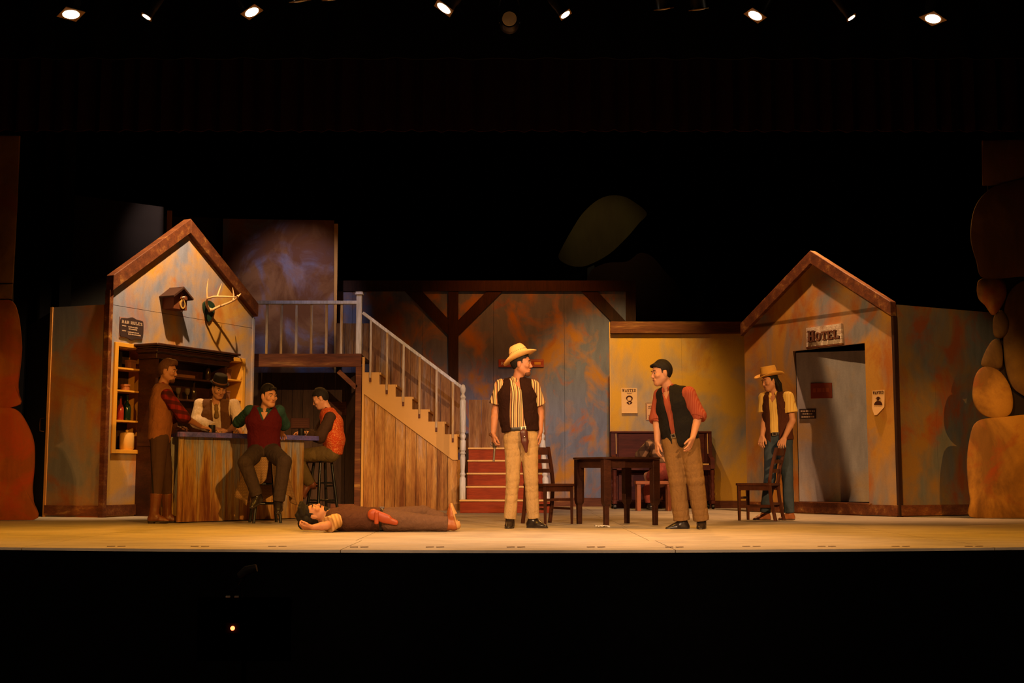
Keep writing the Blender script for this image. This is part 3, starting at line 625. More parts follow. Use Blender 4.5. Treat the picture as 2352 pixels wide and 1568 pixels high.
# wanted poster on the hotel
def poster(name, fr, pa, pb, label, kind, curl=.0, peel=False):
    x0, z1 = fr.hit(*pa, -.006); x1, z0 = fr.hit(*pb, -.006); w, h = x1 - x0, z1 - z0
    r = empty(name, fr.w(x0, -.004, z0), fr.rz, label, 'poster'); mb = MB(); n = 10; vs = []
    for i in range(n + 1):
        z = h * i / n; y = -curl * (1 - i / n) ** 2
        cut = w * .0
        vs += [(0 + (w * .25 * max(0, .28 - i / n) / .28 if peel else 0), y, z), (w - (w * .55 * max(0, .3 - i / n) / .3 if peel else 0), y, z)]
    vs2 = [(a, b + .003, c) for a, b, c in vs]; m = len(vs)
    fs = [(2*i, 2*i+1, 2*i+3, 2*i+2) for i in range(n)] + [(m + 2*i, m + 2*i+2, m + 2*i+3, m + 2*i+1) for i in range(n)] + [(2*i, 2*i+2, m+2*i+2, m+2*i) for i in range(n)] + [(2*i+1, m+2*i+1, m+2*i+3, 2*i+3) for i in range(n)] + [(0, m, m+1, 1), (2*n, 2*n+1, m+2*n+1, m+2*n)]
    mb.add(vs + vs2, fs).build('sheet', M['paper'] if kind != 'rules' else plain('pinkish notice paper', (.60, .33, .17), .85, .1, .1), r)
    yy = (-.006 - curl * .3, -.0005 - curl * .0)
    if kind != 'rules':
        lettering('WANTED', w * .05, w * .95, h * .845, h * .125, -.003, -.0005).build('heading', M['ink'], r)
    def ell(cx, cz, rx, rz_, a0=0, a1=2 * PI, n=20): return [(cx * w + rx * w * math.cos(a0 + (a1 - a0) * i / n), cz * h + rz_ * h * math.sin(a0 + (a1 - a0) * i / n)) for i in range(n)]
    o0, o1 = -.003 - curl * .35, -.0002
    if kind == 'beard':
        MB().prism([ell(.50, .60, .21, .105)], o0, o1).build('print_hat', M['ink'], r)
        MB().prism([ell(.50, .57, .13, .075)], o0 - .0008, o1).build('print_face', M['paper'], r)
        MB().prism([ell(.53, .475, .10, .03)], o0 - .0008, o1).build('print_beard', M['ink'], r)
        MB().prism([[(.30 * w, .42 * h), (.42 * w, .47 * h), (.50 * w, .36 * h), (.60 * w, .46 * h), (.70 * w, .43 * h), (.62 * w, .37 * h), (.46 * w, .34 * h)]], o0, o1).build('print_collar', M['ink'], r)
    elif kind == 'bust':
        MB().prism([ell(.5, .69, .12, .05, 0, PI)], o0, o1).build('print_hat_crown', M['ink'], r)
        MB().prism([[(.30 * w, .685 * h), (.70 * w, .685 * h), (.64 * w, .665 * h), (.36 * w, .665 * h)]], o0, o1).build('print_hat_brim', M['ink'], r)
        MB().prism([ell(.5, .62, .09, .035)], o0, o1).build('print_beard', M['ink'], r)
        MB().prism([ell(.5, .38, .34, .19, 0, PI)], o0, o1).build('print_coat', M['ink'], r)
    else:
        MB().prism([[(0, 0), (w, 0), (w, h), (0, h)], smooth_loop([(w * .04, h * .08), (w * .08, h * .03), (w * .92, h * .03), (w * .96, h * .08), (w * .96, h * .92), (w * .92, h * .97), (w * .08, h * .97), (w * .04, h * .92)], 2)], -.003, -.0003).build('border', M['trim'], r)
        lettering('10', w * .36, w * .64, h * .42, h * .13, -.003, -.0005).build('numeral', M['ink'], r)
    mb = MB()
    rowsz = {'beard': [(.35, .65, .80, .015), (.28, .72, .27, .016), (.30, .74, .215, .014), (.32, .66, .135, .02), (.30, .64, .06, .016)], 'bust': [(.2, .8, .33, .02), (.3, .7, .27, .016)],
             'rules': [(.2, .8, .86, .03), (.12, .88, .76, .06), (.12, .88, .68, .05), (.1, .9, .29, .014), (.1, .9, .23, .014), (.1, .9, .17, .014), (.1, .9, .11, .014)]}[kind]
    for i, (a, b, z, t_) in enumerate(rowsz): scribble(mb, w * a, w * b, h * z, h * t_, o0, o1, i + 40)
    mb.build('small_print', M['ink'], r); return r
poster('wanted_poster', HR, (2003, 897), (2033, 952), 'torn orange WANTED poster with a hatted bust beside the hotel door', 'bust', .03, True)
# ------------------------------------------------------------------ saloon wall behind the piano
HC = Frame((P(1404, 1100, 20.95).x, 20.95), (P(1735, 1100, 20.95).x, 20.95)); locC = HC.hit
hc = empty('saloon_wall', HC.w(0, 0, 0), 0, 'bright ochre wall with a brown top beam behind the piano', 'stage flat')
zC = locC(1404, 740)[1]; npn = 2
for i in range(npn): MB().box((HC.len * i / npn + .001, 0, 0), (HC.len * (i + 1) / npn - .001, .05, zC)).build('wall_panel', M['wallC'], hc)
zc1 = locC(1500, 738, -.08)[1]; zc0 = locC(1500, 765, -.08)[1]
MB().box((-.0, -.08, zc0), (HC.len, 0, zc1)).build('top_beam', M['trim'], hc, bevel=.006)
MB().box((-.012, -.01, 0), (0, .06, zC)).build('edge_board', M['ply'], hc)
MB().box((0, -.02, 0), (HC.len, 0, .12)).build('baseboard', M['trim'], hc)
poster('wanted_poster', HC, (1427, 891), (1464, 949), 'pale WANTED poster with a bearded face on the ochre wall', 'beard', .025)
poster('rules_notice', HC, (1483, 925), (1530, 965), 'rounded printed notice half hidden behind the man in black vest', 'rules')
# ------------------------------------------------------------------ back wall with timbering
YB = 21.95
HB = Frame((P(640, 1100, YB).x, YB), (P(1462, 1100, YB).x, YB)); locB = HB.hit
hb = empty('timbered_wall', HB.w(0, 0, 0), 0, 'dim blue-grey rear wall with dark timber posts and braces', 'stage flat')
zB = locB(1100, 646)[1]; n = 5
for i in range(n): MB().box((HB.len * i / n + .002, 0, 0), (HB.len * (i + 1) / n - .002, .05, zB)).build('wall_panel', M['wallB'], hb)
def beam(poly, name='timber', y0=-.035): MB().prism([quad_loop(HB, poly)], y0, -.001).build(name, M['beam'], hb)
beam([(690, 669), (1460, 669), (1460, 645), (690, 645)], 'top_beam', -.05)
beam([(1030, 1165), (1053, 1165), (1053, 669), (1030, 669)], 'post'); beam([(1437, 1165), (1460, 1165), (1460, 669), (1437, 669)], 'post')
beam([(930, 669), (970, 669), (1030, 733), (1030, 770)], 'brace', -.03); beam([(1155, 669), (1053, 770), (1053, 735), (1118, 669)], 'brace', -.03); beam([(1335, 669), (1372, 669), (1437, 738), (1437, 772)], 'brace', -.03)
MB().box((0, -.02, 0), (HB.len, -.001, locB(1300, 1143)[1])).build('baseboard', M['trim'], hb)
x0, z1 = locB(1145, 825, -.02); x1, z0 = locB(1249, 843, -.02)
rs = empty('red_wall_sign', HB.w(x0, -.001, z0), 0, 'long red sign with white letters on the rear wall behind the straw hat', 'sign'); w, h = x1 - x0, z1 - z0
MB().box((0, -.02, 0), (w, 0, h)).build('board', plain('red sign paint', (.34, .055, .025), .7), rs, bevel=.003)
MB().box((.02, -.024, .015), (w - .02, -.019, .025)).box((.02, -.024, h - .025), (w - .02, -.019, h - .015)).build('border_lines', plain('dull pink line', (.42, .14, .08), .7), rs)
lettering('ROOMS', w * .055, w * .40, h * .32, h * .36, -.026, -.019).build('lettering', plain('white sign letters', (.75, .65, .6), .7), rs)
MB().box((w * .79, -.026, h * .32), (w * .93, -.019, h * .66)).build('yellow_panel', plain('yellow sign panel', (.62, .26, .02), .7), rs)
# ------------------------------------------------------------------ balcony, stairs
YS = 19.5
HS = Frame((P(567, 1100, YS).x, YS), (P(1056, 1100, YS).x, YS)); locS = HS.hit
bl = empty('balcony', HS.w(0, 0, 0), 0, 'raised wooden balcony with white railing over a dark alcove', 'balcony')
xr = locS(830, 800)[0]; zb0, zb1 = locS(700, 842)[1], locS(700, 812)[1]; ztop = locS(700, 690)[1]; YD = 1.15
MB().box((.0, 0, zb0), (xr, .06, zb1)).build('front_beam', M['trim'], bl, bevel=.004)
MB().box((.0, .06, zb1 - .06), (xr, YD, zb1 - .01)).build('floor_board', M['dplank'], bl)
MB().box((.0, .0, ztop - .055), (locS(820, 690)[0], .07, ztop)).build('handrail', M['white'], bl, bevel=.006)
for px in (577.5, 612, 645.5, 680, 714.5, 749, 783.5):
    x = locS(px, 760)[0]; MB().box((x - .018, .015, zb1), (x + .018, .05, ztop - .055)).build('baluster', M['balus'], bl)
nx = locS(824, 740)[0]; nw = .042; nt_ = locS(824, 676)[1]
nwl = MB().box((nx - nw, -.0, zb1 - .0), (nx + nw, .085, nt_)).build('newel_post', M['white'], bl, bevel=.004)
MB().box((nx - nw - .02, -.02, nt_), (nx + nw + .02, .105, nt_ + .02)).box((nx - nw - .01, -.01, nt_ + .02), (nx + nw + .01, .095, nt_ + .045)).build('newel_cap', M['white'], nwl)
px0, px1 = locS(815, 1000)[0], locS(829, 1000)[0]
MB().box((px0, .0, .0), (px1, .10, zb0)).build('post', M['trim'], bl, bevel=.004)
pa, pb = locS(777, 852), locS(818, 890); MB().bar((pa[0], .05, pa[1]), (pb[0], .05, pb[1]), .07, .10, (0, 1, 0)).build('brace', M['trim'], bl)
MB().box((locS(760, 1100)[0], .01, 0), (px0, .05, .10)).build('toe_board', M['trim'], bl)
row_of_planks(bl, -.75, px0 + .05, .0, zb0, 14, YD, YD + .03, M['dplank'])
xf = locS(762, 760)[0]
row_of_planks(bl, xf - .1, xr + .04, zb1, locS(800, 722)[1], 4, YD + .0, YD + .03, M['mplank'])
for (pa, pb, lab) in (((669, 960), (711, 983), 'dark framed notice on the alcove boards between the two seated drinkers'), ((741, 922), (796, 954), 'dark framed notice on the alcove boards behind the orange vest')):
    fr = Frame(HS.w(0, YD - .008, 0), HS.w(1, YD - .008, 0)); x0, z1 = fr.hit(*pa); x1, z0 = fr.hit(*pb)
    r = empty('alcove_notice', fr.w(x0, 0, z0), 0, lab, 'sign'); MB().box((0, -.015, 0), (x1 - x0, 0, z1 - z0)).build('board', plain('dark reddish board', (.075, .022, .012), .8), r, bevel=.003)
    mb = MB()
    for i in range(4): scribble(mb, .03, x1 - x0 - .03, (z1 - z0) * (.15 + .2 * i), .012, -.018, -.014, i + 60)
    mb.build('small_print', plain('dull print', (.11, .04, .02), .8), r)
# stair flight
sr = empty('staircase', HS.w(locS(833, 1000)[0], 0, 0), 0, 'side staircase with plank front, bare stringer and white handrail', 'stairs')
ox = locS(833, 1000)[0]
def S2(px, py, off=0.0): a = locS(px, py, off); return (a[0] - ox, a[1])
steps = [(833, 855), (872, 855), (872, 883), (909, 883), (909, 911), (947, 911), (947, 940), (984, 940), (984, 968), (1022, 968), (1022, 997), (1051, 997)]
poly = [S2(832, 901), S2(1040, 1056), S2(1052, 1056)] + [S2(*p) for p in steps[::-1]]
MB().prism([poly], -.03, .0).build('stringer', M['ply'], sr)
line = (S2(832, 901), S2(1040, 1056)); sl = (line[1][1] - line[0][1]) / (line[1][0] - line[0][0])
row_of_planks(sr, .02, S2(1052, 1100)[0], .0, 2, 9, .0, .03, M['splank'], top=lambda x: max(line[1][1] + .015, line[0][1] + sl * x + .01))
MB().box((-.015, -.035, 0), (.02, .02, S2(832, 820)[1])).build('edge_board', M['ply'], sr)
MB().box((S2(1052, 1100)[0] - .0, -.01, 0), (S2(1058, 1100)[0], 1.0, S2(1052, 1056)[1])).build('end_panel', M['splank'], sr)
for i in range(6):
    a, b = S2(*steps[2 * i]), S2(*steps[2 * i + 1])
    MB().box((a[0], .0, a[1] - .035), (b[0] + .02, .95, a[1])).build('tread', M['ply'], sr)
    MB().box((b[0] - .02, .0, a[1] - .19), (b[0], .95, a[1] - .035)).build('riser', M['splank'], sr)
ra, rb = S2(833, 718), S2(1060, 889)
MB().bar((ra[0], .02, ra[1]), (rb[0], .02, rb[1]), .05, .065, (0, 1, 0)).build('handrail', M['white'], sr, bevel=.006)
rsl = (rb[1] - ra[1]) / (rb[0] - ra[0])
for px, pb in ((851, 868), (889, 896), (927, 923), (964, 951), (1003, 982), (1041, 1006)):
    x = S2(px, 900)[0]; MB().box((x - .016, -.055, S2(px, pb)[1]), (x + .016, -.031, ra[1] + rsl * (x - ra[0]) - .02)).build('baluster', M['balus'], sr)
    MB().box((x - .015, -.052, S2(px, pb + 9)[1]), (x + .015, -.031, S2(px, pb)[1])).build('baluster_foot', M['trim'], sr)
YP = .98
fp = Frame(HS.w(ox, YP, 0), HS.w(ox + 1, YP, 0)); pA = fp.hit(835, 722); pB = fp.hit(1058, 900); psl = (pB[1] - pA[1]) / (pB[0] - pA[0])
zl = fp.hit(1150, 921)[1]
row_of_planks(sr, .0, pB[0], .9, 3, 9, YP, YP + .03, M['mplank'], top=lambda x: pA[1] + psl * x - .03)
# front steps
Y1 = 18.18; fx0, fx1 = P(1057, 1100, Y1).x, P(1265, 1100, Y1).x
fs = empty('front_steps', (fx0, Y1, 0), 0, 'five red-fronted steps with pale nosings rising to the landing', 'stairs'); fw = fx1 - fx0
rh = .191; run = .255
for i in range(5):
    ins = 0 if i == 0 else .085; z0, z1 = i * rh, (i + 1) * rh; y = i * run; ye = 5 * run + .75
    MB().box((ins, y, z0 + .004), (fw - ins, y + .02, z1 - .025)).build('riser', M['riser'], fs)
    MB().box((ins - .012, y - .025, z1 - .027), (fw - ins + .012, y + (run if i < 4 else .9), z1)).build('tread', M['nosing'], fs, bevel=.008)
    for a in (ins, fw - ins - .02): MB().box((a, y + .02, z0), (a + .02, y + run + .02, z1 - .027)).build('side_panel', M['ply'], fs)
row_of_planks(fs, .05, fw - .02, 5 * rh, zl, 6, 4 * run + .9, 4 * run + .93, M['mplank'])
NEW = [(0, 0), (.045, 0), (.045, .30), (.030, .33), (.045, .36), (.030, .39), (.032, .42), (.040, .60), (.030, .64), (.045, .66), (.03, .69), (.045, .71), (.045, .84), (.03, .86), (.048, .91), (.03, .95), (.045, .97), (.045, 1.42), (.032, 1.44), (.045, 1.47), (.028, 1.5), (.022, 1.52), (.040, 1.56), (.042, 1.60), (.025, 1.65), (0, 1.66)]
pl = P(1063, 1143, Y1 + .2)
np_ = props(MB().lathe(NEW, 16).build('newel_post', M['white'], None, (P(1063, 1000, Y1 + .13).x, Y1 + .13, rh), smooth=True), 'white turned newel post at the foot of the stair handrail', 'post')
tl = P(1245, 908, Y1 + .2)
n2_ = MB().lathe([(r, z) for r, z in NEW if z <= 1.42] + [(0.045, 1.46), (0, 1.46)], 16).build('leaning_newel_post', M['white'], None, (P(1256, 1100, Y1 + .13).x, Y1 + .13, rh), (0, math.radians(-4.5), 0), smooth=True)
props(n2_, 'white turned post leaning left beside the chair, its top cut flat', 'post')
# ------------------------------------------------------------------ flats behind
def flat(name, pts, Y, mat, label, panels=1):
    pp = [P(a, b, Y) for a, b in pts]; r = empty(name, (pp[0].x, Y, 0), 0, label, 'stage flat')
    loop = [(p.x - pp[0].x, p.z) for p in pp]; loop[0] = (loop[0][0], .01); loop[-1 if len(loop) == 4 and False else 1] = (loop[1][0], .01)
    x0 = min(p[0] for p in loop); x1 = max(p[0] for p in loop)
    MB().prism([loop], 0, .04).build('painted_panel', mat, r)
    MB().box((x0, .04, .01), (x0 + .07, .07, loop[3][1] - .05)).build('frame_rail', M['ply'], r); MB().box((x1 - .07, .04, .01), (x1, .07, loop[2][1] - .05)).build('frame_rail', M['ply'], r)
    return r
flat('tall_blue_flat', [(512, 1100), (767, 1100), (767, 506), (512, 502)], 21.0, M['wallT'], 'tall blue and rust painted flat rising behind the balcony')
flat('dark_flat', [(372, 1100), (508, 1100), (508, 500), (372, 497)], 21.4, M['flatgrey'], 'narrow unlit flat between the bar gable and the blue flat')
flat('grey_masking_flat', [(90, 1100), (375, 1100), (375, 475), (90, 437)], 19.3, M['flatgrey'], 'dark grey flat with sloping top behind the bar house')
wc = P(472, 583, 20.2)
r = empty('white_board', (wc.x, 20.2, wc.z), 0, 'scrap of white board showing above the right roof slope of the bar', 'board')
MB().box((-.04, 0, 0), (.05, .02, .17)).build('card', M['whitepaper'], r); MB().prism([[(.05, 0), (.09, .0), (.08, .06), (.05, .05)]], 0, .02).build('torn_corner', plain('pinkish card', (.6, .36, .3), .8), r)
MB().box((-.015, .02, -wc.z + .005), (.02, .05, .1)).build('batten', M['dplank'], r)
# ------------------------------------------------------------------ painted boulders
def boulder_set(name, Y, items, label, back):
    loc = F(0, 1194); r = empty(name, (P(items[0][0][0][0], 1100, Y).x, Y, 0), 0, label, 'boulder flat'); ox_ = r.location.x
    for k, (pts, mat, off) in enumerate(items):
        lp = [(P(a, b, Y).x - ox_, max(.005, P(a, b, Y).z)) for a, b in smooth_loop(pts, 5)] if len(pts) > 5 else [(P(a, b, Y).x - ox_, max(.005, P(a, b, Y).z)) for a, b in pts]
        cxm = sum(p[0] for p in lp) / len(lp); czm = sum(p[1] for p in lp) / len(lp)
        mb = MB(); n = len(lp); rings = [(1.0, .012), (1.0, -.012), (.97, -.022), (.80, -.05), (.4, -.07)]; vs = []
        for s_, y in rings: vs += [(cxm + (a - cxm) * s_, y + off, czm + (b - czm) * s_) for a, b in lp]
        vs.append((cxm, -.075 + off, czm)); vs.append((cxm, .012 + off, czm))
        fs = [(i + j * n, (i + 1) % n + j * n, (i + 1) % n + (j + 1) * n, i + (j + 1) * n) for j in range(len(rings) - 1) for i in range(n)]
        fs += [(i + (len(rings) - 1) * n, (i + 1) % n + (len(rings) - 1) * n, len(vs) - 2) for i in range(n)] + [((i + 1) % n, i, len(vs) - 1) for i in range(n)]
        mb.add(vs, fs); mb.build('boulder', mat, r, smooth=True)
    bp = [(P(a, b, Y).x - ox_, max(.005, P(a, b, Y).z)) for a, b in back]
    MB().prism([bp], .05, .08).build('backing_board', M['rock_line'], r)
    return r
boulder_set('boulder_column', 16.05, [
 ([(2240, 1192), (2226, 1145), (2219, 1075), (2224, 1012), (2242, 968), (2300, 958), (2380, 955), (2440, 1000), (2440, 1192)], M['rockO'], -.04),
 ([(2232, 900), (2240, 860), (2260, 842), (2292, 852), (2316, 885), (2324, 925), (2316, 952), (2288, 961), (2258, 954), (2238, 932)], M['rockO'], -.03),
 ([(2254, 835), (2266, 802), (2284, 779), (2300, 792), (2302, 838), (2288, 848), (2264, 844)], M['rockB'], 0),
 ([(2283, 768), (2283, 728), (2300, 713), (2317, 735), (2314, 764), (2298, 777)], M['rockB'], 0),
 ([(2243, 662), (2252, 641), (2298, 642), (2310, 670), (2300, 702), (2280, 724), (2262, 702), (2247, 686)], M['rockO'], -.02),
 ([(2258, 640), (2240, 600), (2227, 545), (2236, 480), (2266, 440), (2305, 422), (2390, 415), (2440, 500), (2430, 630), (2340, 636)], M['rockB'], -.04),
 ([(2311, 690), (2350, 645), (2420, 650), (2440, 800), (2420, 930), (2345, 905), (2318, 872), (2306, 800)], M['rockB'], 0),
 ([(2258, 425), (2257, 322), (2440, 316), (2440, 420)], M['rockB'], .02)],
 'tall painted boulder column at the right edge of the stage', [(2262, 1192), (2440, 1192), (2440, 316), (2259, 322), (2300, 640), (2300, 840)])
boulder_set('boulder_column', 15.3, [
 ([(-90, 1195), (78, 1195), (79, 1150), (77, 1118), (82, 1060), (79, 1010), (60, 965), (38, 940), (0, 936), (-90, 936)], M['rockRd'], -.03),
 ([(-90, 932), (38, 932), (43, 902), (42, 880), (48, 830), (50, 788), (42, 722), (28, 692), (0, 689), (-90, 689)], M['rockRd'], 0),
 ([(-90, 687), (27, 687), (29, 652), (-90, 652)], M['rockB'], 0), ([(-90, 650), (30, 650), (39, 480), (46, 312), (-90, 312)], M['rockB'], 0)],
 'tall painted boulder column at the left edge of the stage', [(-90, 1195), (60, 1195), (25, 940), (25, 700), (25, 480), (40, 314), (-90, 314)])
def farrock(name, items, Y, label):
    o0 = P(*items[0][0][0], Y); r = empty(name, (o0.x, Y, 0), 0, label, 'backdrop rock')
    for pts, mat, off in items:
        MB().prism([[(P(a, b, Y).x - o0.x, P(a, b, Y).z) for a, b in smooth_loop(pts, 4)]], off, off + .03).build('painted_rock', mat, r)
    MB().box((.6, .05, 0), (.75, .10, 6)).build('support_pole', M['black'], r)
farrock('balanced_rock', [
 ([(1283, 592), (1290, 570), (1318, 520), (1340, 488), (1370, 461), (1400, 449), (1432, 451), (1460, 466), (1486, 490), (1468, 512), (1440, 545), (1398, 584), (1350, 609), (1322, 612), (1300, 606)], M['rockFar'], 0),
 ([(1350, 700), (1352, 630), (1390, 604), (1440, 600), (1470, 580), (1500, 590), (1530, 625), (1560, 660), (1600, 760), (1450, 760)], plain('very dark rock paint', (.022, .010, .007), .9, .1, .4, 1), .03)], 26, 'dim olive balanced rock painted on a cutout far upstage')

# ------------------------------------------------------------------ the bar counter
pA, pB = F(408, 1201), F(695, 1190.5)
BF = Frame(pA, pB); BH = 1.03
bar = empty('bar_counter', BF.w(0, 0, 0), BF.rz, 'plank-fronted bar counter with a violet top', 'bar'); BL = BF.len
lp = F(386, 1196); lq = lp - BF.a; lx, ly = lq.dot(BF.ux), lq.dot(BF.uy)      # left return, in bar coordinates
MB().prism([[(.02, .03), (BL, .03), (BL, .55), (lx + .04, .55)]], -(BH - .06), -.02, Rfl @ Matrix.Identity(4)).build('carcass', M['dplank'], bar)
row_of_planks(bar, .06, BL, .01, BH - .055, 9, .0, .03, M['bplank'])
rl = math.hypot(lx - .0, ly)
for i in range(2):
    a, b = i / 2, (i + 1) / 2 - .01
    p, q = Vector((.03 + (lx - .03) * a, ly * a, 0)), Vector((.03 + (lx - .03) * b, ly * b, 0))
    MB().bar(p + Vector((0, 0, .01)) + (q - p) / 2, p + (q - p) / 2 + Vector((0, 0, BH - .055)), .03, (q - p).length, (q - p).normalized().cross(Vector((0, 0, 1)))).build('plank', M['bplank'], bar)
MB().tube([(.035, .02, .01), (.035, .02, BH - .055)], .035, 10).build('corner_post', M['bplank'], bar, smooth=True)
tp = smooth_loop([(-.05, -.02), (.05, -.09), (.3, -.085), (1.0, -.085), (BL - .1, -.085), (BL + .20, -.06), (BL + .26, .10), (BL + .22, .5), (BL + .05, .60), (.6, .60), (lx - .02, .60), (lx - .10, .40)], 3)
MB().prism([tp], -BH, -(BH - .055), Rfl).build('counter_top', M['bartop'], bar, bevel=.006)
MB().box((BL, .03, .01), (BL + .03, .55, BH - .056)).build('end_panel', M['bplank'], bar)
# ------------------------------------------------------------------ bar stools
def stool(p, rz, label, h=.74):
    r = empty('bar_stool', p, rz, label, 'stool', 'black bar stools')
    MB().lathe([(0, h - .035), (.155, h - .035), (.172, h - .022), (.172, h - .008), (.15, h), (0, h - .004)], 24).build('seat', M['black'], r, smooth=True)
    tops, bots = [], []
    for k in range(4):
        a = PI / 4 + k * PI / 2; c, s_ = math.cos(a), math.sin(a)
        t, b = Vector((c * .115, s_ * .115, h - .03)), Vector((c * .215, s_ * .215, 0.0)); tops.append(t); bots.append(b)
        MB().tube([b, b + (t - b) * .3, b + (t - b) * .6, t], [.017, .021, .022, .019], 10).build('leg', M['black'], r, smooth=True)
    for k in range(4):
        for z in ((.22, .44) if k % 2 == 0 else (.19, .40)):
            f = z / (h - .03); a = bots[k] + (tops[k] - bots[k]) * f; b = bots[(k + 1) % 4] + (tops[(k + 1) % 4] - bots[(k + 1) % 4]) * f
            MB().tube([a, (a + b) / 2, b], [.010, .013, .010], 8).build('rung', M['black'], r, smooth=True)
    return r
STY1, STY2 = 14.55, 16.35
s1 = Vector((P(611, 1100, STY1).x, STY1, 0)); s2 = Vector((P(741, 1100, STY2).x, STY2, 0))
stool(s1, math.radians(20), 'black bar stool under the man in the maroon sweater vest'); stool(s2, math.radians(38), 'black bar stool under the man in the orange vest')
def checkmat(name, a, b, sc=30):
    m, t, bs = nt(name, .9, .1); v = coords(t)
    w1 = nd(t, 'ShaderNodeTexWave', bands_direction='DIAGONAL'); w1.inputs['Scale'].default_value = sc; t.links.new(v, w1.inputs[0])
    w2 = nd(t, 'ShaderNodeTexWave', bands_direction='Z'); w2.inputs['Scale'].default_value = sc * .6; t.links.new(v, w2.inputs[0])
    c = mix(t, ramp(t, [(.45, 0), (.55, .7)], w1.outputs[0]), a, b); c = mix(t, ramp(t, [(.5, 0), (.65, .6)], w2.outputs[0]), c, b)
    t.links.new(c, bs.inputs['Base Color']); return m
co = empty('draped_coat', s1 + Vector((0, 0, .742)), 0, 'tan checked coat draped over the stool of the maroon vest man', 'coat')
vs = []; na, nr = 56, 12; rr = random.Random(5)
for j in range(nr + 1):
    for i in range(na):
        a = math.radians(-62) + (math.radians(360 - 56)) * i / (na - 1)          # open toward the house front
        t = j / nr
        if t < .3: R_ = .03 + .155 * t / .3; z = .0
        else:
            u = (t - .3) / .7; drop = .48 + .07 * math.sin(3 * a + 1)
            R_ = .190 + .15 * u + .028 * u * math.sin(9 * a) + .012 * u * math.sin(17 * a + 2); z = -drop * u
        vs.append((R_ * math.cos(a), R_ * math.sin(a), z + .004))
fs_ = [(j * na + i, j * na + i + 1, (j + 1) * na + i + 1, (j + 1) * na + i) for j in range(nr) for i in range(na - 1)]
me = bpy.data.meshes.new('coat_cloth'); me.from_pydata(vs, [], fs_); o = link('coat_cloth', me, checkmat('tan check', (.30, .17, .07), (.14, .075, .03)), co, smooth=True)
md = o.modifiers.new('thickness', 'SOLIDIFY'); md.thickness = .008; md.offset = 1
# front fold of the coat hanging between the knees
vs = []; nx_, nz_ = 14, 10
for j in range(nz_ + 1):
    for i in range(nx_ + 1):
        u, v_ = i / nx_, j / nz_; x = -.10 + .17 * u; y = -.175 - .03 * v_ + .012 * math.sin(u * 14) * v_ ; z = .002 - (.17 + .14 * math.sin(u * 2.6)) * v_
        vs.append((x - .03 * v_, y, z))
fs_ = [(j * (nx_ + 1) + i, j * (nx_ + 1) + i + 1, (j + 1) * (nx_ + 1) + i + 1, (j + 1) * (nx_ + 1) + i) for j in range(nz_) for i in range(nx_)]
me = bpy.data.meshes.new('coat_flap'); me.from_pydata(vs, [], fs_); o = link('coat_flap', me, bpy.data.materials['tan check'], co, smooth=True)
md = o.modifiers.new('thickness', 'SOLIDIFY'); md.thickness = .008
# ------------------------------------------------------------------ table and chairs
TY = 14.02; tc = Vector((P(1416, 1100, TY).x, TY, 0))
tb = empty('table', tc, math.radians(25), 'dark brown wooden table between the gunman and the man in black vest', 'table'); L = .37; TH = .735
def rrect(a, b, r, n=5):
    out = []
    for cx_, cy_, a0 in ((a - r, b - r, 0), (-a + r, b - r, PI / 2), (-a + r, -b + r, PI), (a - r, -b + r, 1.5 * PI)):
        out += [(cx_ + r * math.cos(a0 + PI / 2 * k / n), cy_ + r * math.sin(a0 + PI / 2 * k / n)) for k in range(n + 1)]
    return out
MB().prism([rrect(L + .01, L + .01, .10)], -TH, -(TH - .022), Rfl).build('table_top', M['walnut'], tb, bevel=.005)
for a in (((-.29, -.315, TH - .115), (.29, -.29, TH - .022)), ((-.29, .29, TH - .115), (.29, .315, TH - .022)), ((-.315, -.29, TH - .115), (-.29, .29, TH - .022)), ((.29, -.29, TH - .115), (.315, .29, TH - .022))): MB().box(*a).build('apron', M['walnut'], tb)
for sx in (-1, 1):
    for sy in (-1, 1):
        x, y = sx * .305, sy * .305; mb = MB()
        pr = [(.042, TH - .024), (.042, .27), (.038, .235), (.026, .21), (.024, .0)]; vs = []
        for w, z in pr: vs += [(x + i * w, y + j * w, z) for i, j in ((-1, -1), (1, -1), (1, 1), (-1, 1))]
        n = len(pr); mb.add(vs, [(4*i+k, 4*i+(k+1) % 4, 4*i+4+(k+1) % 4, 4*i+4+k) for i in range(n-1) for k in range(4)] + [(3, 2, 1, 0), (4*n-4, 4*n-3, 4*n-2, 4*n-1)])
        mb.build('leg', M['walnut'], tb, bevel=.003)
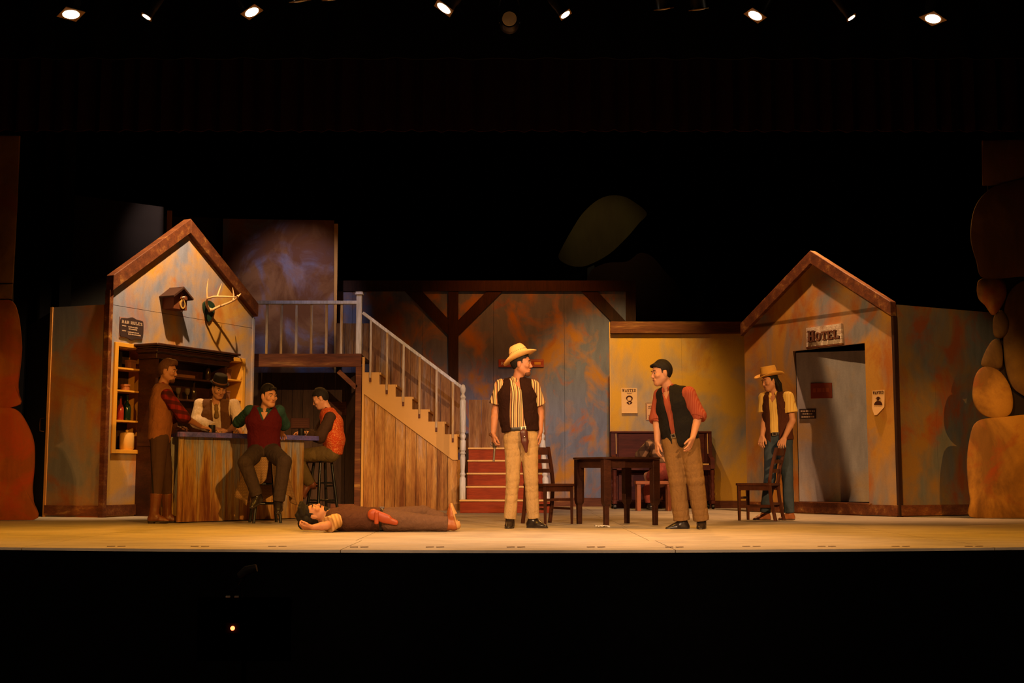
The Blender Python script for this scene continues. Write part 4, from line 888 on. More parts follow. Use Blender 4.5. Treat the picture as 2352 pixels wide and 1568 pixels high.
def chair(p, rz, label):
    r = empty('wooden_chair', p, rz, label, 'chair', 'brown wooden chairs'); w, d, sh_ = .20, .20, .445
    MB().prism([rrect(w + .015, d + .02, .03, 3)], -sh_, -(sh_ - .03), Rfl).build('seat', M['chair'], r, bevel=.005)
    for s_ in (-1, 1):
        MB().tube([(s_ * (w - .02), -d + .015, 0), (s_ * (w - .02), -d + .015, .2), (s_ * (w - .02), -d + .015, sh_ - .03)], [.018, .022, .026], 4).build('front_leg', M['chair'], r)
        mb = MB(); pts = [(d + .055, 0), (d + .01, .22), (d - .01, sh_), (d + .02, .62), (d + .085, .865)]
        vs = []
        for y, z in pts: vs += [(s_ * (w - .015) + i * .017, y + j * .019, z) for i, j in ((-1, -1), (1, -1), (1, 1), (-1, 1))]
        mb.add(vs, [(4*i+k, 4*i+(k+1) % 4, 4*i+4+(k+1) % 4, 4*i+4+k) for i in range(4) for k in range(4)] + [(3, 2, 1, 0), (16, 17, 18, 19)]).build('back_post', M['chair'], r, bevel=.003)
        MB().bar((s_ * (w - .02), -d + .015, .17), (s_ * (w - .02), d + .01, .17), .018, .026).build('stretcher', M['chair'], r)
    for z, h, y in ((.815, .085, d + .068), (.70, .045, d + .038), (.59, .045, d + .012)):
        mb = MB(); n = 6; vs = []
        for i in range(n + 1):
            u = -1 + 2 * i / n; yy = y + .018 * (1 - u * u)
            vs += [(u * (w - .025), yy - .009, z - h / 2), (u * (w - .025), yy + .009, z - h / 2), (u * (w - .025), yy + .009 + .3 * h * .3, z + h / 2), (u * (w - .025), yy - .009 + .3 * h * .3, z + h / 2)]
        mb.add(vs, [(4*i+k, 4*i+(k+1) % 4, 4*i+4+(k+1) % 4, 4*i+4+k) for i in range(n) for k in range(4)] + [(3, 2, 1, 0), (4*n, 4*n+1, 4*n+2, 4*n+3)]).build('back_slat', M['chair'], r)
    for y, z in ((-d + .015, .27), (d + .015, .20)): MB().bar((-(w - .02), y, z), (w - .02, y, z), .018, .028).build('stretcher', M['chair'], r)
    MB().box((-w + .02, -d + .0, sh_ - .085), (w - .02, -d + .02, sh_ - .03)).box((-w + .0, -d + .02, sh_ - .085), (-w + .02, d - .02, sh_ - .03)).box((w - .02, -d + .02, sh_ - .085), (w - .0, d - .02, sh_ - .03)).build('seat_rail', M['chair'], r)
    return r
c1 = P(1261, 1100, 14.25); chair((c1.x, 14.25, 0), math.radians(33), 'brown wooden chair at the table beside the gunman')
c2 = P(1741, 1100, 15.3); chair((c2.x, 15.3, 0), math.radians(-117), 'brown wooden chair held by the figure in the yellow hat')
# ------------------------------------------------------------------ piano and bench
PY = 20.35; px0, px1 = P(1406, 1100, PY).x, P(1640, 1100, PY).x; pw_ = px1 - px0; pz = P(1500, 989, PY).z
pn = empty('upright_piano', (px0, PY, 0), 0, 'dark red-brown upright piano against the ochre wall', 'piano')
R_ = M['red_wood']
MB().box((.05, .20, .12), (pw_ - .05, .50, pz - .03)).build('case', R_, pn)
MB().box((.0, .16, pz - .03), (pw_, .52, pz)).build('lid', R_, pn, bevel=.006)
MB().prism([[(.12, .74), (pw_ - .12, .74), (pw_ - .12, pz - .04), (.12, pz - .04)]], .17, .20).build('front_panel', R_, pn, bevel=.004)
MB().box((.12, .16, .14), (pw_ - .12, .20, .58)).build('lower_panel', R_, pn, bevel=.004)
for x in (0, pw_ - .07):
    MB().prism([[(.52, .10), (.52, pz - .03), (.17, pz - .03), (.13, .86), (-.10, .80), (-.12, .64), (.16, .60), (.16, .10)]], 0, .07, Matrix(((0, 1, 0, x), (1, 0, 0, 0), (0, 0, 1, 0), (0, 0, 0, 1)))).build('cheek', R_, pn)
    MB().prism([[(.135, pz - .04), (.15, pz - .04), (.115, .88), (.10, .88)]], x + .074 if x == 0 else x - .010, (x + .084) if x == 0 else x, Matrix(((0, 1, 0, 0), (1, 0, 0, 0), (0, 0, 1, 0), (0, 0, 0, 1)))).build('edge_strip', M['nosing'], pn)
    MB().lathe([(0, .14), (.035, .14), (.04, .16), (.028, .20), (.038, .24), (.024, .27), (.034, .33), (.034, .40), (.022, .45), (.036, .48), (.026, .51), (.038, .55), (.038, .62), (0, .62)], 14, (x + .035, -.07, 0)).build('front_leg', R_, pn, smooth=True)
    MB().box((x, -.13, .08), (x + .07, .50, .14)).build('foot', R_, pn, bevel=.01)
    for y in (-.08, .42): MB().lathe([(0, -.02), (.04, -.02), (.045, 0), (.04, .02), (0, .02)], 14, (x + .035, y, .045), Matrix.Rotation(PI / 2, 4, 'Y')).build('caster', M['black'], pn, smooth=True)
MB().box((.07, -.10, .62), (pw_ - .07, .17, .70)).build('key_bed', R_, pn)
nk = 36; kw = (pw_ - .18) / nk
for i in range(nk): MB().box((.09 + i * kw + .001, -.085, .70), (.09 + (i + 1) * kw - .001, .10, .722)).build('white_key', M['crock'], pn)
for i in range(nk - 1):
    if i % 7 not in (2, 6): MB().box((.09 + (i + 1) * kw - .009, -.02, .722), (.09 + (i + 1) * kw + .009, .10, .736)).build('black_key', M['black'], pn)
by = 19.35; bx = P(1500, 1100, by).x
bn = empty('piano_bench', (bx, by, 0), 0, 'reddish wooden bench in front of the piano', 'bench')
bw2 = .46
MB().box((-bw2 / 2 - .05, -.15, .40), (bw2 / 2 + .05, .15, .45)).build('seat', M['bench'], bn, bevel=.008)
for sx in (-1, 1):
    for sy in (-1, 1): MB().box((sx * bw2 / 2 - .03, sy * .11 - .025, 0), (sx * bw2 / 2 + .03, sy * .11 + .025, .40)).build('leg', M['bench'], bn, bevel=.004)
    MB().box((sx * bw2 / 2 - .015, -.085, .10), (sx * bw2 / 2 + .015, .085, .14)).build('stretcher', M['bench'], bn)
# ------------------------------------------------------------------ small things on the bar and floor
def bar_pt(px, py):
    r = ray(px, py); t = (BH + .0005 - CZ) / r.z; return Vector((0, 0, CZ)) + r * t
def mug(p, rz, label):
    r = empty('black_mug', p, rz, label, 'mug')
    MB().lathe([(0, 0), (.036, 0), (.040, .01), (.040, .095), (.036, .095), (.034, .015), (0, .012)], 18).build('cup', M['black'], r, smooth=True)
    MB().tube([(.038, 0, .02), (.062, 0, .03), (.068, 0, .05), (.062, 0, .07), (.038, 0, .08)], .007, 8).build('handle', M['black'], r, smooth=True)
for i, (dx, dy, a) in enumerate(((0, 0, .3), (.05, .015, -.4), (.02, .05, 1.2))):
    p = BF.w(1.05 + dx, .30 + dy, BH + .001 + .004 * i)
    r = empty('playing_card', p, a, ['lowest', 'middle', 'top'][i] + ' white card of the small pile on the bar top', 'card', 'cards on the bar')
    MB().prism([rrect(.032, .045, .006, 2)], -.002, 0, Rfl).build('card_sheet', M['whitepaper'], r)
    MB().prism([rrect(.026, .039, .004, 2)], -.0026, -.002, Rfl).build('card_face', plain('printed card face', (.55, .45, .42), .7), r)
pp = F(1383, 1211)
r = empty('paper_scrap', (pp.x, pp.y, .001), .4, 'crumpled scrap of white paper on the floor by the table leg', 'paper')
mb = MB(); rr = random.Random(3); n = 6
vs = [(-.07 + .14 * i / n, -.05 + .10 * j / n, .004 + rr.random() * .022) for j in range(n + 1) for i in range(n + 1)]
mb.add(vs, [(j * (n + 1) + i, j * (n + 1) + i + 1, (j + 1) * (n + 1) + i + 1, (j + 1) * (n + 1) + i) for j in range(n) for i in range(n)]); o = mb.build('sheet', M['whitepaper'], r); o.modifiers.new('t', 'SOLIDIFY').thickness = .001
names = ['left', 'right']
M['tape'] = plain('worn dark tape', (.11, .05, .025), .8, .1)
ORD = ['first', 'second', 'third', 'fourth', 'fifth', 'sixth', 'seventh', 'eighth', 'ninth', 'tenth', 'eleventh', 'twelfth']
MX = [268, 460, 638, 826, 1000, 1186, 1370, 1550, 1727, 1900, 2070, 2238]
for i, x in enumerate(MX):
    for k, dx in enumerate((-13, 11)):
        p = F(x + dx, 1256.5 if 700 < x < 1700 else 1254.5); p.y = max(p.y, front_y(p.x) + .04)
        o = MB().prism([rrect(.030, .014, .006, 2)], -.004, -.001, Rfl).build('tape_strip', M['tape'], None, (p.x, p.y, 0), (0, 0, .35 if k else .2))
        props(o, '%s dark strip of the %s tape pair from the left on the stage lip' % (names[k], ORD[i]), 'tape', 'dark tape strips along the stage lip')
# music stand with clip lamp down in the pit
mp = P(560, 1480, 6.6)
ms = empty('music_stand', (mp.x, 6.6, -2.2), 0, 'dark music stand with clip lamp and red pilot light in the pit', 'music stand')
tz = P(540, 1372, 6.6).z + 2.2
MB().prism([[(-.24, tz - .32), (.24, tz - .32), (.24, tz), (-.24, tz)]], -.01, .01, Matrix.Rotation(0, 4, 'X')).build('desk', M['darkvoid'], ms)
MB().tube([(0, .02, 0.02), (0, .02, tz - .2)], .014, 10).build('pole', M['black'], ms)
for k in range(3): a = 2 * PI * k / 3 + .5; MB().tube([(0, .02, .22), (.3 * math.cos(a), .02 + .3 * math.sin(a), .012)], .010, 8).build('foot', M['black'], ms)
hd = P(577, 1309, 6.6); hd = (hd.x - mp.x, 0, hd.z + 2.2)
MB().tube([(-.02, 0, tz), (-.03, 0, tz + .06), (.0, 0, tz + .11), (hd[0], 0, hd[2] + .01)], .008, 8).build('gooseneck', M['black'], ms, smooth=True)
MB().tube([(hd[0] - .06, 0, hd[2] - .03), (hd[0] - .02, -.01, hd[2]), (hd[0] + .03, -.01, hd[2] + .012)], [.018, .024, .020], 10).build('lamp_hood', plain('grey lamp hood', (.05, .045, .04), .5), ms, smooth=True)
for px in (523, 543): q = P(px, 1371, 6.58); MB().box((q.x - mp.x - .012, -.02, q.z + 2.2 - .004), (q.x - mp.x + .012, -.010, q.z + 2.2 + .006)).build('page_clip', M['whitepaper'], ms, bevel=.002)
def emit(name, col, s):
    m, t, b = nt(name, .4); b.inputs['Base Color'].default_value = (*col, 1); b.inputs['Emission Color'].default_value = (*col, 1); b.inputs['Emission Strength'].default_value = s; return m
q = P(533, 1443, 6.55); MB().lathe([(0, 0), (.011, 0), (.011, .006), (.008, .012), (0, .015)], 14, (q.x - mp.x, -.035, q.z + 2.2), RY).build('pilot_light', emit('red pilot light', (1, .10, .03), 9), ms, smooth=True)
MB().box((q.x - mp.x - .04, -.035, q.z + 2.2 - .03), (q.x - mp.x + .04, -.010, q.z + 2.2 + .03)).build('switch_box', M['black'], ms, bevel=.004)
# ------------------------------------------------------------------ stage lights on the pipe
LYY = 12.2; pipe_z = P(1176, -60, LYY).z + .1
props(MB().tube([(-7, LYY, pipe_z), (7, LYY, pipe_z)], .024, 12).build('lighting_pipe', M['black'], None, smooth=True), 'black pipe carrying the row of stage lights', 'pipe')
LENS = emit('lit lens', (1, .80, .55), 26); LENSOFF = plain('unlit frosted lens', (.75, .66, .52), .5, .5)
M['gel'] = plain('bronze gel frame', (.30, .15, .04), .4, .5)
def fixture(px, py, dia, aim, lit, label, watts=0):
    p = P(px, py, LYY); d = Vector(aim).normalized()
    q = d.to_track_quat('-Z', 'Y').to_matrix().to_4x4()
    r = empty('stage_light', p, 0, label, 'stage light', 'stage lights on the pipe'); R2 = dia / 2
    MB().lathe([(R2 * 1.0, .001), (R2 * 1.18, 0), (R2 * 1.18, .10), (R2 * 1.3, .12), (R2 * 1.35, .28), (R2 * .9, .36), (0, .37)], 20, (0, 0, 0), q).build('housing', M['black'], r, smooth=True)
    MB().lathe([(0, -.012), (R2 * .98, -.008), (R2, .0), (0, .0)], 24, (0, 0, 0), q).build('lens', LENS if lit else LENSOFF, r, smooth=True)
    gm = MB(); g = R2 * 1.28
    if lit or aim[1] > 0: gm.prism([[(-g, -g), (g, -g), (g, g), (-g, g)], [(R2 * math.cos(2 * PI * i / 20), R2 * math.sin(2 * PI * i / 20)) for i in range(20)][::-1]], -.002, .006, q @ Matrix(((1,0,0,0),(0,0,1,0),(0,-1,0,0),(0,0,0,1)))); gm.build('gel_frame', M['gel'], r)
    top = Vector((0, 0, pipe_z - p.z)); c = q @ Vector((0, 0, .2)); sx = q @ Vector((R2 * 1.4, 0, 0))
    MB().tube([c + sx, c + sx + Vector((0, 0, .18)), top + Vector((0, 0, -.06)), c - sx + Vector((0, 0, .18)), c - sx], .009, 6).build('yoke', M['black'], r)
    MB().box((-.03, -.035, top.z - .06), (.03, .035, top.z + .03)).build('clamp', M['black'], r, bevel=.006)
    if watts:
        l = bpy.data.lights.new('lamp_beam', 'SPOT'); l.energy = watts; l.color = (1, .42, .02); l.spot_size = math.radians(70); l.spot_blend = .8; l.shadow_soft_size = R2
        o = bpy.data.objects.new('lamp_beam', l); COL.objects.link(o); o.parent = r; o.location = d * .03; o.rotation_euler = d.to_track_quat('-Z', 'Y').to_euler()
    return r
FIX = [(163, 32, .16, .16, 'wide glowing stage light at the far left of the pipe'), (337, 38, .085, -.5, 'small glowing stage light, second from the left end'), (578, 27, .14, .5, 'bright stage light above the bar house gable'),
       (1020, 18, .15, -.62, 'bright tilted stage light left of the dark round lens'), (1298, 33, .10, .62, 'small bright stage light right of the dark round lens'), (1735, 35, .14, -.48, 'bright stage light above the hotel side of the stage'),
       (1955, 40, .075, .6, 'smallest glowing stage light, second from the right end'), (2143, 42, .15, -.28, 'wide glowing stage light at the far right of the pipe')]
for px, py, dia, sx, lab in FIX: fixture(px, py, dia, (sx, -.16, -1), True, lab, LAMPW * (dia / .15) ** 2 * (.75 if abs(px - 1176) > 450 else 1.0))
fixture(1170, 43, .145, (0, -1, -.15), False, 'unlit stage light facing out, its round grey lens showing')
for px, py, lab in ((690, 14, 'unlit stage light in shadow right of the bar house gable'), (765, 10, 'unlit stage light with a dull orange rim, left of centre'), (1525, 32, 'unlit stage light, left one of the dark pair'), (1605, 33, 'unlit stage light, right one of the dark pair')):
    fixture(px, py - 12, .13, (.15, .35, -1), False, lab)

# ------------------------------------------------------------------ people: continuous bodies grown from a distance field
def V(*a): return np.array(a if len(a) > 1 else a[0], dtype=np.float64)
def nrm(v): v = V(v); return v / (np.linalg.norm(v) + 1e-12)
class Field:
    def __init__(s, pts, pad, h):
        pts = np.array([V(p) for p in pts]); s.h = h; s.lo = pts.min(0) - pad; hi = pts.max(0) + pad
        s.n = np.ceil((hi - s.lo) / h).astype(int) + 1; s.a = np.full(s.n, 1.0, np.float32)
        s.ax = [s.lo[i] + h * np.arange(s.n[i]) for i in range(3)]
    def sub(s, lo, hi):
        i0 = np.clip(np.floor((lo - s.lo) / s.h).astype(int), 0, s.n); i1 = np.clip(np.ceil((hi - s.lo) / s.h).astype(int) + 1, 0, s.n)
        if (i1 <= i0).any(): return None, None
        sl = tuple(slice(i0[k], i1[k]) for k in range(3))
        return sl, (s.ax[0][sl[0]][:, None, None], s.ax[1][sl[1]][None, :, None], s.ax[2][sl[2]][None, None, :])
    def put(s, sl, d, k, op):
        A = s.a[sl]
        if op == 'add':
            if k > 0: h_ = np.maximum(k - np.abs(A - d), 0) / k; s.a[sl] = np.minimum(A, d) - h_ * h_ * k * .25
            else: s.a[sl] = np.minimum(A, d)
        else:
            d = -d; h_ = np.maximum(k - np.abs(A - d), 0) / max(k, 1e-6); s.a[sl] = np.maximum(A, d) + h_ * h_ * k * .25
    def cone(s, a, b, ra, rb, k=.02, w=None, kw=1.0, op='add'):
        a, b = V(a), V(b); m = max(ra, rb) * max(kw, 1) + k + 2.5 * s.h
        sl, g = s.sub(np.minimum(a, b) - m, np.maximum(a, b) + m)
        if sl is None: return s
        d = b - a; L2 = max(d @ d, 1e-9); X, Y, Z = g[0] - a[0], g[1] - a[1], g[2] - a[2]
        t = np.clip((X * d[0] + Y * d[1] + Z * d[2]) / L2, 0, 1)
        rx, ry, rz = X - t * d[0], Y - t * d[1], Z - t * d[2]
        if w is not None:
            q = (rx * w[0] + ry * w[1] + rz * w[2]) * (1 / kw - 1); rx = rx + q * w[0]; ry = ry + q * w[1]; rz = rz + q * w[2]
        s.put(sl, (np.sqrt(rx * rx + ry * ry + rz * rz) - (ra + t * (rb - ra))).astype(np.float32), k, op); return s
    def ell(s, c, axes, rad, k=.02, op='add'):
        c = V(c); m = max(rad) + k + 2.5 * s.h; sl, g = s.sub(c - m, c + m)
        if sl is None: return s
        X, Y, Z = g[0] - c[0], g[1] - c[1], g[2] - c[2]; k0 = 0; k1 = 0
        for ax, r in zip(axes, rad):
            q = X * ax[0] + Y * ax[1] + Z * ax[2]; k0 = k0 + (q / r) ** 2; k1 = k1 + (q / (r * r)) ** 2
        k0, k1 = np.sqrt(k0), np.sqrt(k1) + 1e-6
        s.put(sl, (k0 * (k0 - 1) / k1).astype(np.float32), k, op); return s
    def plane(s, p, n):
        p, n = V(p), nrm(n); d = (s.ax[0] - p[0])[:, None, None] * n[0] + (s.ax[1] - p[1])[None, :, None] * n[1] + (s.ax[2] - p[2])[None, None, :] * n[2]
        s.a = np.maximum(s.a, d.astype(np.float32)); return s
    def loc(s, c, axes):
        c = V(c); g = ((s.ax[0] - c[0])[:, None, None], (s.ax[1] - c[1])[None, :, None], (s.ax[2] - c[2])[None, None, :])
        return [(g[0] * a[0] + g[1] * a[1] + g[2] * a[2]) for a in axes]
    def carve(s, d): s.a = np.maximum(s.a, -d.astype(np.float32)); return s
    def lop(s, p, d, r, reach=.13):
        """square off a tube's end at p (tube runs along d, radius r)"""
        d = nrm(d); x, y, z = s.loc(p, (V(1, 0, 0), V(0, 1, 0), V(0, 0, 1))); al = x * d[0] + y * d[1] + z * d[2]
        rad = np.sqrt(np.maximum(x * x + y * y + z * z - al * al, 0)); return s.carve(np.maximum(np.maximum(-al, al - reach), rad - r))
    def folds(s, amp, freq, seed, stretch=(1, 1, .38)):
        r = np.random.RandomState(seed); tot = 0
        for _ in range(4):
            d = r.normal(size=3) * V(stretch); d = d / np.linalg.norm(d) * freq * r.uniform(.6, 1.6)
            ph = (s.ax[0] * d[0])[:, None, None] + (s.ax[1] * d[1])[None, :, None] + (s.ax[2] * d[2])[None, None, :] + r.uniform(0, 6)
            w_ = np.sin(ph + 1.2 * np.sin(ph * .43 + 1)); tot = tot + (1.25 - 1.6 * np.sqrt(np.abs(w_) + .05))
        s.a = s.a + (amp * .42 * tot).astype(np.float32); return s
    def mesh(s):
        A = s.a; A = np.pad(A, 1, constant_values=1.0); n = A.shape; neg = A < 0
        c = [neg[i:n[0]-1+i, j:n[1]-1+j, k:n[2]-1+k] for i in (0, 1) for j in (0, 1) for k in (0, 1)]
        cnt = sum(x.astype(np.int8) for x in c); I = np.argwhere((cnt > 0) & (cnt < 8))
        if len(I) == 0: return np.zeros((0, 3)), np.zeros((0, 4), int)
        idx = np.full((n[0]-1, n[1]-1, n[2]-1), -1, np.int64); idx[I[:, 0], I[:, 1], I[:, 2]] = np.arange(len(I))
        off = [(i, j, k) for i in (0, 1) for j in (0, 1) for k in (0, 1)]
        val = np.stack([A[I[:, 0]+o[0], I[:, 1]+o[1], I[:, 2]+o[2]] for o in off], 1); acc = np.zeros((len(I), 3)); num = np.zeros(len(I))
        for p in range(8):
            for q in range(p + 1, 8):
                if sum(abs(off[p][t] - off[q][t]) for t in range(3)) != 1: continue
                m = (val[:, p] < 0) != (val[:, q] < 0); t = val[m, p] / (val[m, p] - val[m, q])
                acc[m] += V(off[p]) + t[:, None] * (V(off[q]) - V(off[p])); num[m] += 1
        vs = (I + acc / num[:, None] - 1) * s.h + s.lo; Q = []
        for ax in range(3):
            b1, b2 = (ax + 1) % 3, (ax + 2) % 3
            sa = [slice(None)] * 3; sb = [slice(None)] * 3; sa[ax] = slice(0, n[ax]-1); sb[ax] = slice(1, n[ax])
            n0, n1 = neg[tuple(sa)], neg[tuple(sb)]; E = np.argwhere(n0 != n1)
            ok = (E[:, b1] > 0) & (E[:, b2] > 0) & (E[:, b1] < n[b1]-1) & (E[:, b2] < n[b2]-1); E = E[ok]
            fl = n0[E[:, 0], E[:, 1], E[:, 2]]
            def cell(d1, d2): e = E.copy(); e[:, b1] -= d1; e[:, b2] -= d2; return idx[e[:, 0], e[:, 1], e[:, 2]]
            q = np.stack([cell(1, 1), cell(0, 1), cell(0, 0), cell(1, 0)], 1); q[~fl] = q[~fl][:, ::-1]; Q.append(q)
        Q = np.concatenate(Q); Q = Q[(Q >= 0).all(1)]; return vs, Q
def np_mesh(name, parts, origin, mat, parent):
    vs, fs, n = [], [], 0
    for v, f in parts: vs.append(v); fs.append(f + n); n += len(v)
    vs = np.concatenate(vs) - V(origin); fs = np.concatenate(fs); me = bpy.data.meshes.new(name)
    me.vertices.add(len(vs)); me.vertices.foreach_set('co', vs.astype(np.float32).ravel())
    me.loops.add(len(fs) * 4); me.loops.foreach_set('vertex_index', fs.astype(np.int32).ravel())
    me.polygons.add(len(fs)); me.polygons.foreach_set('loop_start', np.arange(0, len(fs) * 4, 4, dtype=np.int32)); me.polygons.foreach_set('loop_total', np.full(len(fs), 4, np.int32))
    me.update(); me.validate(); return link(name, me, mat, parent, smooth=True)
# ---- cloth and skin materials
def skinmat(name, col):
    m, t, b = nt(name, .55, .35); n = noise(t, coords(t), 14)
    t.links.new(mix(t, n, tuple(x * .88 for x in col), tuple(x * 1.1 for x in col)), b.inputs['Base Color'])
    b.inputs['Subsurface Weight'].default_value = .08; b.inputs['Subsurface Radius'].default_value = (.02, .008, .004); return m
def cloth(name, col, var=.2, sc=40, rough=.9):
    m, t, b = nt(name, rough, .12); n = noise(t, coords(t), sc); w = noise(t, coords(t, (1, 1, .55)), 16, 4, .6, 1.2)
    c = mix(t, n, tuple(x * (1 - var) for x in col), tuple(min(1, x * (1 + var)) for x in col)); t.links.new(c, b.inputs['Base Color']); bump(t, b, w, .03, .5); return m
def stripes(name, cols, period, direc, rough=.85):
    m, t, b = nt(name, rough, .15); c = nd(t, 'ShaderNodeTexCoord'); dt = nd(t, 'ShaderNodeVectorMath', operation='DOT_PRODUCT'); dt.inputs[1].default_value = tuple(x / period for x in nrm(direc))
    t.links.new(c.outputs['Object'], dt.inputs[0]); fr = nd(t, 'ShaderNodeMath', operation='FRACT'); t.links.new(dt.outputs['Value'], fr.inputs[0])
    t.links.new(ramp(t, cols, fr.outputs[0], 'CONSTANT'), b.inputs['Base Color']); return m
def plaid(name, a, b_, dark, period=.05):
    m, t, b = nt(name, .9, .1); c = nd(t, 'ShaderNodeTexCoord'); col = a
    for i, (d, mix_c, th) in enumerate((((.8, .6, .1), b_, .5), ((.1, .15, 1), dark, .55), ((.6, -.8, .2), dark, .72))):
        dt = nd(t, 'ShaderNodeVectorMath', operation='DOT_PRODUCT'); dt.inputs[1].default_value = tuple(x / (period * (1 + .3 * i)) for x in d)
        t.links.new(c.outputs['Object'], dt.inputs[0]); fr = nd(t, 'ShaderNodeMath', operation='FRACT'); t.links.new(dt.outputs['Value'], fr.inputs[0])
        col = mix(t, ramp(t, [(th - .06, 0), (th + .04, .75)], fr.outputs[0]), col, mix_c)
    t.links.new(col, b.inputs['Base Color']); return m
def floral(name, a, b_):
    m, t, b = nt(name, .85, .15); v = nd(t, 'ShaderNodeTexVoronoi'); v.inputs['Scale'].default_value = 38; t.links.new(coords(t), v.inputs['Vector'])
    c = mix(t, ramp(t, [(.18, 1), (.34, 0)], v.outputs['Distance']), a, b_); n = noise(t, coords(t), 60, 2)
    c = mix(t, ramp(t, [(.52, 0), (.6, .5)], n), c, b_); t.links.new(c, b.inputs['Base Color']); return m
SK = [skinmat('warm skin', (.43, .195, .105)), skinmat('tan skin', (.37, .155, .08)), skinmat('fair skin', (.48, .225, .125))]
HAIRD = plain('near black hair', (.010, .007, .006), .75, .2, .4, 70); HAIRB = plain('brown hair', (.085, .032, .014), .7, .2, .5, 70)
EYEW = plain('eye white', (.42, .35, .30), .3, .5, .05); IRIS = plain('dark iris', (.03, .015, .008), .3, .5, .05); LIP = plain('lip', (.27, .085, .055), .5, .4, .1)
LEA = plain('brown leather', (.13, .036, .012), .42, .5, .3, 14); LEAD = plain('black shoe leather', (.018, .012, .010), .28, .5, .3, 14); SOLE = plain('dark sole', (.03, .018, .012), .7); BUCK = plain('silver buckle', (.55, .5, .45), .25, .6, .1, 5, .9)
def frame3(f, u):
    f = nrm(f); u = V(u); u = nrm(u - f * (u @ f)); return np.cross(f, u), f, u
def face_fields(c, f, u, neck, sc, parts, h=.0045):
    r, f, u = frame3(f, u); A = (r, f, u); q = lambda x, y, z: c + sc * (r * x + f * y + u * z)
    F_ = Field([c, neck], .16 * sc, h)
    F_.cone(neck, q(0, -.02, -.06), .060 * sc, .052 * sc, 0)
    F_.ell(q(0, -.012, .022), A, [x * sc for x in (.076, .098, .100)], .02); F_.ell(q(0, .022, -.028), A, [x * sc for x in (.064, .070, .086)], .03)
    F_.cone(q(0, .015, -.055), q(0, .060, -.098), .052 * sc, .028 * sc, .03)
    for s_ in (-1, 1):
        F_.cone(q(.055 * s_, .0, -.05), q(.022 * s_, .055, -.095), .020 * sc, .020 * sc, .03)
        F_.cone(q(.012 * s_, .088, .022), q(.042 * s_, .076, .022), .010 * sc, .009 * sc, .015)
        F_.ell(q(.031 * s_, .100, .003), A, [.017 * sc, .014 * sc, .010 * sc], .012, 'sub')
        F_.ell(q(.045 * s_, .068, -.025), A, [.024 * sc, .020 * sc, .020 * sc], .02)
        F_.ell(q(.079 * s_, -.008, -.008), A, [.011 * sc, .020 * sc, .034 * sc], .008)
        F_.ell(q(.009 * s_, .099, -.036), A, [.008 * sc, .009 * sc, .007 * sc], .008)
    F_.cone(q(0, .086, .012), q(0, .107, -.030), .0075 * sc, .0105 * sc, .010)
    F_.cone(q(-.016, .086, -.062), q(.016, .086, -.062), .010 * sc, .010 * sc, .010)
    parts.append(F_.mesh()); return A, q
def hand_prims(F_, w, d, n, t, curl=.35, spread=.16, sc=1.0, thumb=1.0):
    d = nrm(d); n = V(n); n = nrm(n - d * (n @ d)); t = V(t); t = t - d * (t @ d) - n * (t @ n); t = nrm(t) if np.linalg.norm(t) > 1e-3 else np.cross(d, n)
    w = V(w); L = [.070, .079, .073, .056]; out = []
    for i in range(4):
        b0 = w + sc * (d * .012 + t * (.021 - .014 * i)); kn = w + sc * (d * (.090 - .004 * abs(i - 1.2)) + t * (.034 - .0225 * i))
        F_.cone(b0, kn, .0165 * sc, .0125 * sc, .012)
        ang = curl * (.8 + .12 * i); dr = d + t * spread * (1.2 - i) * .8; p = kn
        for j, fr in enumerate((.46, .30, .24)):
            a = ang * (j + .55); dd = nrm(nrm(dr) * math.cos(a) + n * math.sin(a)); e = p + dd * L[i] * fr * sc
            F_.cone(p, e, (.0098 - .0009 * j) * sc, (.0090 - .0009 * j) * sc, .003); p = e
        out.append(p)
    a = w + sc * (d * .022 + t * .020); b = a + sc * .042 * nrm(t * .8 * thumb + d * .75 + n * .25); c = b + sc * .032 * nrm(t * .25 * thumb + d * .9 + n * .35); e = c + sc * .026 * nrm(d + n * .45)
    F_.cone(a, b, .017 * sc, .0125 * sc, .010); F_.cone(b, c, .0122 * sc, .0105 * sc, .003); F_.cone(c, e, .0105 * sc, .0085 * sc, .003)
def arm_field(el, wr, hd, parts, sc=1.0, start=None, **kw):
    el, wr = V(el), V(wr); pts = [el, wr, wr + nrm(hd['d']) * .2 * sc]
    if start is not None: pts.append(V(start))
    F_ = Field(pts, .075 * sc, .0042)
    if start is not None: F_.cone(start, el, .048 * sc, .041 * sc, 0)
    mid = el + (wr - el) * .28
    F_.cone(el, mid, .040 * sc, .041 * sc, .01); F_.cone(mid, wr, .041 * sc, .027 * sc, .01, )
    hand_prims(F_, wr, hd['d'], hd['n'], hd['t'], hd.get('curl', .35), hd.get('spread', .16), sc, hd.get('thumb', 1.0)); parts.append(F_.mesh())
